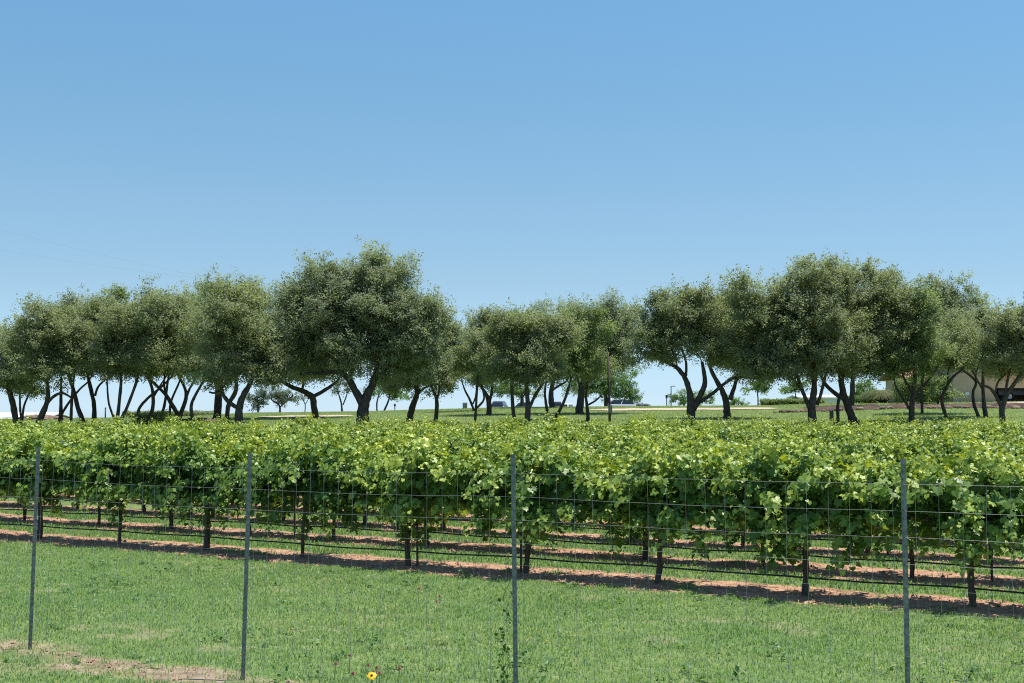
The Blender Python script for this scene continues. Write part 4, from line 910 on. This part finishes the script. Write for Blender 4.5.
# carport to the right: beam, pillar, back wall, roof
xr = wx(1085); bz = at(1000, 388, HY).z; rt = at(1000, 372, HY).z
mb = MB(); mb.box(((x1 + xr) / 2 + .01, HY + .25, (bz + rt) / 2), (xr - x1, .4, rt - bz)); hc(mb, 'carport_beam', 'stucco')
mb = MB(); mb.box((x1 + .32, HY + .25, (hz + bz) / 2 - .2), (.6, .38, bz - hz + .39)); mb.box((xr - .3, HY + .25, (hz + bz) / 2 - .2), (.6, .38, bz - hz + .39)); hc(mb, 'carport_pillar', 'stucco')
mb = MB(); mb.box(((x1 + xr) / 2 + .02, HY + 6.6, (hz + rt) / 2 - .2), (xr - x1 - .02, .3, rt - hz + .3)); mb.box((xr - .15, HY + 3.45, (hz + rt) / 2 - .2), (.28, 5.9, rt - hz + .3)); hc(mb, 'carport_wall', 'stucco')
mbr = gable(x1 + .35, xr, HY + .02, HY + 6.7, rt + .02, rt + 1.1); hc(mbr, 'carport_roof', 'terracotta')
strip('driveway', [(x, HY - .2, 4.0) for x in np.arange(wx(990), wx(1090), 1.0)], M['track'], .03, 8)

# white building glimpsed under the right hand oaks
def shed(px0, px1, ytop, Y, label, dz=0.0, depth=6.0, slope=.9):
    xa, xb = wx(px0, Y), wx(px1, Y); xm = (xa + xb) / 2; z0 = tz(xm, Y); zt = at(0, ytop, Y).z
    root = empty('shed', (xm, Y, z0)); tag(root, label, 'shed', 'white sheds beyond the oaks')
    mb = MB(); mb.box((xm, Y + depth / 2, (z0 + zt) / 2 - .3), (xb - xa, depth, zt - z0 + .6)); child(mb, 'wall', M['white_wall'], root)
    ng = int((xb - xa) / .5); mb = gable(xa, xb, Y, Y + depth, zt + .012, zt + slope, .3)
    for i in range(ng): mb.box((xa + (i + .5) * .5, Y + depth / 4 - .1, zt + slope * .5 + .17), (.05, .05, .02))
    child(mb, 'roof', M['white_wall'], root)
    dh = max(.3, zt - z0 - .2); mb = MB(); mb.box((xm + (xb - xa) * .2, Y - .03, z0 + dh / 2), (1.0, .06, dh)); child(mb, 'door', M['white_wall'], root)
    return root
shed(-70, 42, 419.5, 125, 'long low white shed with a shallow white roof at far left', 0, 9, .55)
shed(802, 856, 398.5, 128, 'plain white shed glimpsed between the trunks right of centre', 0, 6, .25)

# ------------------------------------------------------------------ cars
def car(px, Y, label, col, rz, kind, cat='car', sc=1.0, dz=0.0):
    cm = plain('paint_' + cat + str(px), col, .25, .1, .6)
    x = wx(px, Y); z = tz(x, Y)
    root = empty('parked_' + kind, (x, Y, z + dz), rz); tag(root, label, cat, 'vehicles parked beyond the crest')
    if kind == 'pickup':
        prof = [(-2.6, .45), (-2.62, .95), (-2.55, 1.05), (-.75, 1.08), (-.62, 1.08), (1.15, 1.10), (2.35, .98), (2.6, .85), (2.65, .45)]
        cab = [(-.72, 1.07), (-.62, 1.72), (-.35, 1.80), (.45, 1.80), (.7, 1.72), (1.35, 1.09)]; wb = 1.65
    elif kind == 'van':
        prof = [(-2.5, .4), (-2.52, 1.0), (-2.45, 1.15), (1.35, 1.18), (2.1, 1.0), (2.45, .85), (2.5, .42)]
        cab = [(-2.45, 1.13), (-2.4, 1.9), (-2.2, 2.02), (.6, 2.02), (.95, 1.92), (1.75, 1.1)]; wb = 1.55
    else:
        prof = [(-2.25, .38), (-2.28, .85), (-2.15, 1.02), (1.05, 1.05), (1.9, .92), (2.2, .78), (2.25, .38)]
        cab = [(-2.12, 1.0), (-1.85, 1.52), (-1.5, 1.68), (.2, 1.68), (.5, 1.6), (1.25, 1.03)]; wb = 1.35
    def loft(outl, w0, w1, zlo, zhi):
        n = len(outl); m_ = MB(); vs_ = []
        for sgn in (-1, 1):
            for (a, b) in outl:
                k = (b - zlo) / (zhi - zlo); vs_.append((a * sc, sgn * (w0 + (w1 - w0) * k) * sc, b * sc))
        fs = [tuple(range(n)), tuple(range(2 * n - 1, n - 1, -1))] + [(i, n + i, n + (i + 1) % n, (i + 1) % n) for i in range(n)]
        m_.add(vs_, fs); return m_
    b = loft(prof, .92, .88, .4, 1.1).build('body', cm, root)
    md = b.modifiers.new('bevel', 'BEVEL'); md.width = .06; md.segments = 2
    zl, zh = cab[0][1], max(q[1] for q in cab)
    c_ = loft(cab, .84, .64, zl, zh).build('cabin', cm, root); md = c_.modifiers.new('bevel', 'BEVEL'); md.width = .05; md.segments = 2
    # windows sit proud of the cabin sides, windscreen and rear
    wn = MB(); zi0, zi1 = zl + .12, zh - .2
    def wv(k): return .84 + (.64 - .84) * k + .006
    k0, k1 = (zi0 - zl) / (zh - zl), (zi1 - zl) / (zh - zl)
    xa0 = np.interp(k0, [0, 1], [cab[0][0], cab[2][0]]) + .14; xa1 = np.interp(k1, [0, 1], [cab[0][0], cab[2][0]]) + .14
    xb0 = np.interp(k0, [0, 1], [cab[-1][0], cab[-3][0]]) - .16; xb1 = np.interp(k1, [0, 1], [cab[-1][0], cab[-3][0]]) - .16
    nwin = 1 if kind == 'pickup' else 2
    for sgn in (-1, 1):
        for q in range(nwin):
            f0, f1 = (q + .03) / nwin, (q + .97) / nwin
            pts = [(xa0 + (xb0 - xa0) * f0, wv(k0), zi0), (xa0 + (xb0 - xa0) * f1, wv(k0), zi0), (xa1 + (xb1 - xa1) * f1, wv(k1), zi1), (xa1 + (xb1 - xa1) * f0, wv(k1), zi1)]
            vs_ = [(a * sc, sgn * y * sc, z_ * sc) for a, y, z_ in pts] + [(a * sc, sgn * (y - .02) * sc, z_ * sc) for a, y, z_ in pts]
            m_ = MB(); m_.add(vs_, [(0, 1, 2, 3), (7, 6, 5, 4), (0, 4, 5, 1), (1, 5, 6, 2), (2, 6, 7, 3), (3, 7, 4, 0)]); m_.build('window', M['glass'], root)
    for (pa, pb), nm in (((cab[-1], cab[-2]), 'windscreen'), ((cab[0], cab[1]), 'rear_window')):
        sx = .012 if nm == 'windscreen' else -.012; m_ = MB(); vs_ = []
        for off in (sx, sx * -1):
            for (q, ya) in ((.12, -1), (.12, 1), (.95, 1), (.95, -1)):
                a = pa[0] + (pb[0] - pa[0]) * q; z_ = pa[1] + (pb[1] - pa[1]) * q
                vs_.append(((a + off) * sc, ya * (.74 - .1 * q) * sc, (z_ + .01) * sc))
        m_.add(vs_, [(0, 1, 2, 3), (7, 6, 5, 4), (0, 4, 5, 1), (1, 5, 6, 2), (2, 6, 7, 3), (3, 7, 4, 0)]); m_.build(nm, M['glass'], root)
    for sx in (-1, 1):
        for sy in (-1, 1):
            m_ = MB(); m_.tube([(sx * wb * sc, sy * .72 * sc, .34 * sc), (sx * wb * sc, sy * .94 * sc, .34 * sc)], .34 * sc, 18); t_ = m_.build('wheel', M['tyre'], root, False)
            m_ = MB(); m_.tube([(sx * wb * sc, sy * .90 * sc, .34 * sc), (sx * wb * sc, sy * .955 * sc, .34 * sc)], .2 * sc, 12); m_.build('rim', M['rim'], t_)
        m_ = None
    for sy in (-1, 1):
        m_ = MB(); m_.box((prof[-2][0] * sc, sy * .68 * sc, (prof[-2][1] - .07) * sc), (.09, .3, .14)); m_.build('headlight', M['lamp_lens'], root)
    return root
car(500, 172, 'dark rounded car on the crest left of the slim straight oak trunk', (.03, .035, .045), R(80), 'car', dz=0)
car(524, 190, 'dark teal pickup half hidden behind the forked middle oak', (.03, .07, .075), R(172), 'pickup', 'pickup truck')
car(556, 185, 'dull red pickup behind the thin middle oak stems', (.12, .05, .04), R(95), 'pickup', 'pickup truck')
car(567, 192, 'white car between the thin leaning oak and the thick feathery oak', (.75, .75, .76), R(70), 'car')
car(617, 176, 'white van with dark side windows beside the tall pole', (.78, .78, .78), R(184), 'van', 'van')
car(645, 196, 'small silver-grey car on the crest right of the white van', (.35, .38, .39), R(0), 'car')
car(1018, HY + 2.6, 'dark car parked in the carport at right', (.025, .027, .03), R(12), 'car')

# ------------------------------------------------------------------ poles, posts, cabinet
mb = MB(); Y = 68; xb = wx(609.5, Y); zb = tz(xb, Y); zt = at(608, 354, Y).z; xt = at(608, 354, Y).x
pr = empty('wooden_pole', (xb, Y, zb)); tag(pr, 'tall thin dark pole standing alone right of the middle oaks', 'pole')
mb.tube([(xb, Y, zb - .3), (xb, Y, zb + 1), ((xb + xt) / 2, Y, (zb + zt) / 2), (xt, Y, zt)], [.075, .07, .06, .055], 9); child(mb, 'shaft', M['wood_dark'], pr, True)
mb = MB(); z1 = at(610, 409, Y).z; mb.box((xb + .05, Y - .1, z1), (.16, .1, .4)); child(mb, 'meter_box', M['grey_metal'], pr)
Y = 61; xb = wx(831, Y); zb = tz(xb, Y); z1 = at(831, 411, Y).z
pr = empty('wooden_post', (xb, Y, zb)); tag(pr, 'short dark square post in front of the dense dark oak', 'post')
mb = MB(); mb.box((xb, Y, (zb + z1) / 2 - .2), (.16, .16, z1 - zb + .4)); child(mb, 'shaft', M['wood_dark'], pr)
mb = MB(); mb.box((xb, Y, z1 + .03), (.22, .22, .055), 0, .6); child(mb, 'cap', M['wood_dark'], pr)
Y = 101; xb = wx(106, Y); zb = tz(xb, Y); z1 = at(106, 408, Y).z
mb = MB(); mb.tube([(xb, Y, zb - .2), (xb, Y, z1)], .055, 8); mb.tube([(xb, Y, z1), (xb, Y, z1 + .05)], [.07, .03], 8)
tag(mb.build('fence_post', M['wood_dark'], None, True), 'lone thin post against the sky in the left grove', 'post')
Y = 108; xb = wx(395, Y); zb = tz(xb, Y); z1 = at(395, 406, Y).z
mb = MB(); mb.tube([(xb, Y, zb - .2), (xb, Y, z1)], .04, 8); mb.box((xb, Y, z1 + .08), (.16, .1, .22))
tag(mb.build('marker_post', M['wood_dark'], None, True), 'short marker post on the crest right of the biggest oak', 'post')
# grey utility cabinet
Y = 102; xb = wx(465, Y); zb = tz(xb, Y)
cb = empty('utility_cabinet', (xb, Y, zb)); tag(cb, 'small grey utility cabinet on the crest left of the middle oaks', 'cabinet')
mb = MB(); mb.box((xb, Y, zb + .2), (.36, .3, .52)); child(mb, 'body', M['grey_metal'], cb)
mb = MB(); mb.box((xb, Y, zb + .49), (.42, .36, .05), 0, .9); child(mb, 'lid', M['grey_metal'], cb)
mb = MB(); mb.box((xb, Y - .16, zb + .22), (.26, .015, .38)); child(mb, 'door', M['grey_metal'], cb)
# lamp post and sign post far off at 671 / 667
Y = 135; xb = wx(671, Y); zb = tz(xb, Y); z1 = at(671, 386, Y).z
lp = empty('lamp_post', (xb, Y, zb)); tag(lp, 'slim lamp post with a short arm on the crest beside the dark letterbox post', 'lamp post')
mb = MB(); mb.tube([(xb, Y, zb - .2), (xb, Y, z1)], [.07, .05], 8); mb.tube([(xb, Y, z1 - .06), (xb + .28, Y, z1 + .02)], .03, 6); child(mb, 'pole', M['grey_metal'], lp)
mb = MB(); mb.box((xb + .26, Y, z1 - .03), (.42, .22, .1), 0, .7); child(mb, 'lamp_head', M['grey_metal'], lp)
Y = 128; xb = wx(666.5, Y); zb = tz(xb, Y); z1 = at(666, 395, Y).z
lp = empty('letterbox_post', (xb, Y, zb)); tag(lp, 'black box on a post on the crest left of the lamp post', 'letterbox')
mb = MB(); mb.tube([(xb, Y, zb - .2), (xb, Y, z1 - .3)], .045, 8); child(mb, 'post', M['black'], lp)
mb = MB(); mb.box((xb, Y, z1 - .15), (.2, .25, .32)); child(mb, 'box', M['black'], lp)

# power lines high at the left
for (a, b, lab) in (((-60, 214, 120), (330, 300, 150), 'faint upper power line in the sky above the left grove'), ((-60, 240, 120), (330, 290, 150), 'faint lower power line just above the left grove')):
    p0 = at(*a); p1 = at(*b); pts = []
    for i in range(25):
        u = i / 24; p = p0.lerp(p1, u); p.z -= 1.3 * math.sin(math.pi * u) * .45; pts.append(p)
    mb = MB(); mb.tube(pts, .003, 4, False); tag(mb.build('power_line', M['wood_dark']), lab, 'power line', 'power lines in the sky')

# ------------------------------------------------------------------ wildflowers
def flower(name, label, cat, loc, h, r, npet, mat, seed, group=None, tilt=.0, eye=.3):
    rg_ = np.random.default_rng(seed); root = empty(name, loc); tag(root, label, cat, group)
    lean = rg_.uniform(-.12, .12, 2) * h
    tip = Vector((lean[0], lean[1], h)); mb = MB(); mb.tube(smoothpath([(0, 0, -.02), (lean[0] * .3, lean[1] * .3, h * .5), tip], 4), .0028 if r < .03 else .005, 5)
    for q in range(4):
        z = h * (.25 + .16 * q); a = rg_.uniform(0, 6.28); l = min(.1, h * .25)
        x0_, y0_ = lean[0] * z / h, lean[1] * z / h
        mb.add([(x0_, y0_, z), (x0_ + l * .5 * math.cos(a + .25), y0_ + l * .5 * math.sin(a + .25), z + l * .3), (x0_ + l * math.cos(a), y0_ + l * math.sin(a), z + l * .25), (x0_ + l * .5 * math.cos(a - .25), y0_ + l * .5 * math.sin(a - .25), z + l * .3)], [(0, 1, 2, 3)])
    mb.build('stem', M['shoot'], root, False)
    ax = Vector((0, -math.sin(tilt), math.cos(tilt))); u = Vector((1, 0, 0)); v = ax.cross(u)
    mbp = MB(); at_ = []
    for ring in range(2):
        for q in range(npet):
            a = 2 * math.pi * (q + .5 * ring) / npet + rg_.uniform(-.1, .1); d = u * math.cos(a) + v * math.sin(a); s = u * -math.sin(a) + v * math.cos(a)
            rr_ = r * rg_.uniform(.85, 1.08) * (1 - .12 * ring); wd = r * .24; dr = -.16 * r + ring * .14 * r
            mbp.add([tip + d * r * .2 + ax * .002, tip + d * rr_ * .6 + s * wd + ax * (.05 * r + dr * .3), tip + d * rr_ + s * wd * .3 + ax * dr, tip + d * rr_ - s * wd * .3 + ax * dr, tip + d * rr_ * .6 - s * wd + ax * (.05 * r + dr * .3)], [(0, 1, 2, 3, 4)])
            at_ += [rg_.uniform(0, 1)] * 5
    link('petals', np.array(mbp.v), np.array(mbp.f), np.array(mbp.t), M[mat], root, {'tint': np.array(at_)}, False)
    mb = MB(); mb.tube([tip - ax * .004, tip + ax * r * .12, tip + ax * r * .3, tip + ax * r * .36], [r * eye, r * eye, r * eye * .7, r * eye * .15], 10); mb.build('flower_head', M['flower_eye'], root, True)
    return root
Yf = 7.4; ft = at(369.5, 679, Yf); zg = tz(ft.x, Yf)
flower('yellow_wildflower', 'large yellow daisy-like wildflower in front of the fence', 'flower', (ft.x, Yf, zg), ft.z - zg, .030, 13, 'petal_yellow', 1, None, .75, .24)
for i, (px, py) in enumerate([(351, 652), (336, 660), (369, 661), (378, 663), (357, 669), (381, 669), (374, 668), (400, 665), (441, 594), (438, 599), (419, 587)]):
    far_ = py < 610; hgt = .16 if not far_ else .2
    Yg = 3072 / (py - 408.0) * (1 - hgt / 2.4)
    fx = wx(px, Yg); zg = tz(fx, Yg)
    flower('burgundy_wildflower', 'small burgundy wildflower further out in the lawn' if far_ else 'small burgundy wildflower in the cluster near the yellow flower', 'flower', (fx, Yg, zg), hgt, .02 if not far_ else .022, 8, 'petal_red', 40 + i, 'burgundy wildflowers in the lawn', .7, .3)
# clods and little stones on the bare soil, uncountable
x = rng.uniform(-14, 13, 60000); y = rng.uniform(9.5, 27, 60000)
k = (dirtmask(x, y) > .5) & (np.abs(x) < .41 * y + 1) & (rng.uniform(0, 1, len(x)) < .25 + .9 * sstep(.45, .65, fbm(x * 2, y * 2, 87))); x, y = x[k][:9000], y[k][:9000]
n = len(x); o8 = np.array([(1, 0, 0), (0, 1, 0), (-1, 0, 0), (0, -1, 0), (0, 0, 1), (0, 0, -.6)], float)
sz = rng.uniform(.006, .022, n) * np.where(rng.uniform(0, 1, n) < .06, 1.9, 1)
P = o8[None] * sz[:, None, None] * rng.uniform(.6, 1.3, (n, 6, 1)) * np.array([1, 1, .7]); an = rng.uniform(0, 6.28, n)
P = np.stack([P[..., 0] * np.cos(an)[:, None] - P[..., 1] * np.sin(an)[:, None], P[..., 0] * np.sin(an)[:, None] + P[..., 1] * np.cos(an)[:, None], P[..., 2]], 2) + np.stack([x, y, terrain(x, y) + .012 + (fbm(x * 3.1, y * 3.1, 44) - .5) * .035], 1)[:, None]
of = np.array([0, 1, 4, 1, 2, 4, 2, 3, 4, 3, 0, 4, 1, 0, 5, 2, 1, 5, 3, 2, 5, 0, 3, 5])
M['clod'] = noisemat('soil_clods', (0.16, 0.095, 0.06), (0.46, 0.31, 0.21), 1.7, 0.95, 0.2)
o = link('soil_clods', P.reshape(-1, 3), ((np.arange(n) * 6)[:, None] + of[None]).ravel(), np.full(n * 8, 3), M['clod'], None, None, False); tag(o, 'crumbly clods and small stones on the bare soil strips', 'soil clods', None, 'stuff')
# broad-leaved weeds, uncountable
x = rng.uniform(-9, 7, 2600); y = rng.uniform(9.2, 20, 2600)
k = (rowcoord(x, y)[1] < -.4) & (fbm(x * 1.1, y * 1.1, 83) > .5); x, y = x[k][:300], y[k][:300]
n = len(x); q = 12; a = rng.uniform(0, 6.28, (n, q)); r_ = rng.uniform(.01, .075, (n, q)) * rng.uniform(.6, 1.5, (n, 1))
pos = np.stack([x[:, None] + r_ * np.cos(a), y[:, None] + r_ * np.sin(a), terrain(x, y)[:, None] + rng.uniform(.015, .075, (n, q))], 2).reshape(-1, 3)
P, F_, T_, A_ = oak_leaves(pos, rng.normal(0, .45, (n * q, 3)) + np.array([0, 0, 1]), rng.uniform(.03, .065, n * q), np.repeat(np.clip(rng.normal(.3, .22, n), 0, 1), q), rng, 1.4)
o = link('lawn_weeds', P, F_, T_, M['grass'], None, {'tint': A_}, False); tag(o, 'broad-leaved weeds growing in clumps through the lawn', 'weeds', None, 'stuff')
# tiny yellow lawn flowers, uncountable
x = rng.uniform(-9, 7, 5000); y = rng.uniform(9.5, 19, 5000)
k = (rowcoord(x, y)[1] < -.6) & (dirtmask(x, y) < .3) & (fbm(x * .8, y * .8, 81) > .55); x, y = x[k][:200], y[k][:200]
n = len(x); z = terrain(x, y) + rng.uniform(.05, .11, n)
P, F_, T_, A_ = oak_leaves(np.repeat(np.stack([x, y, z], 1), 4, 0), rng.normal(0, .3, (4 * n, 3)) + np.array([0, -.5, .8]), np.full(4 * n, .008), rng.uniform(0, 1, 4 * n), rng, 1.6)
o = link('lawn_flowers', P, F_, T_, M['petal_yellow'], None, {'tint': A_}, False); tag(o, 'tiny yellow blossoms scattered through the lawn', 'blossoms', None, 'stuff')
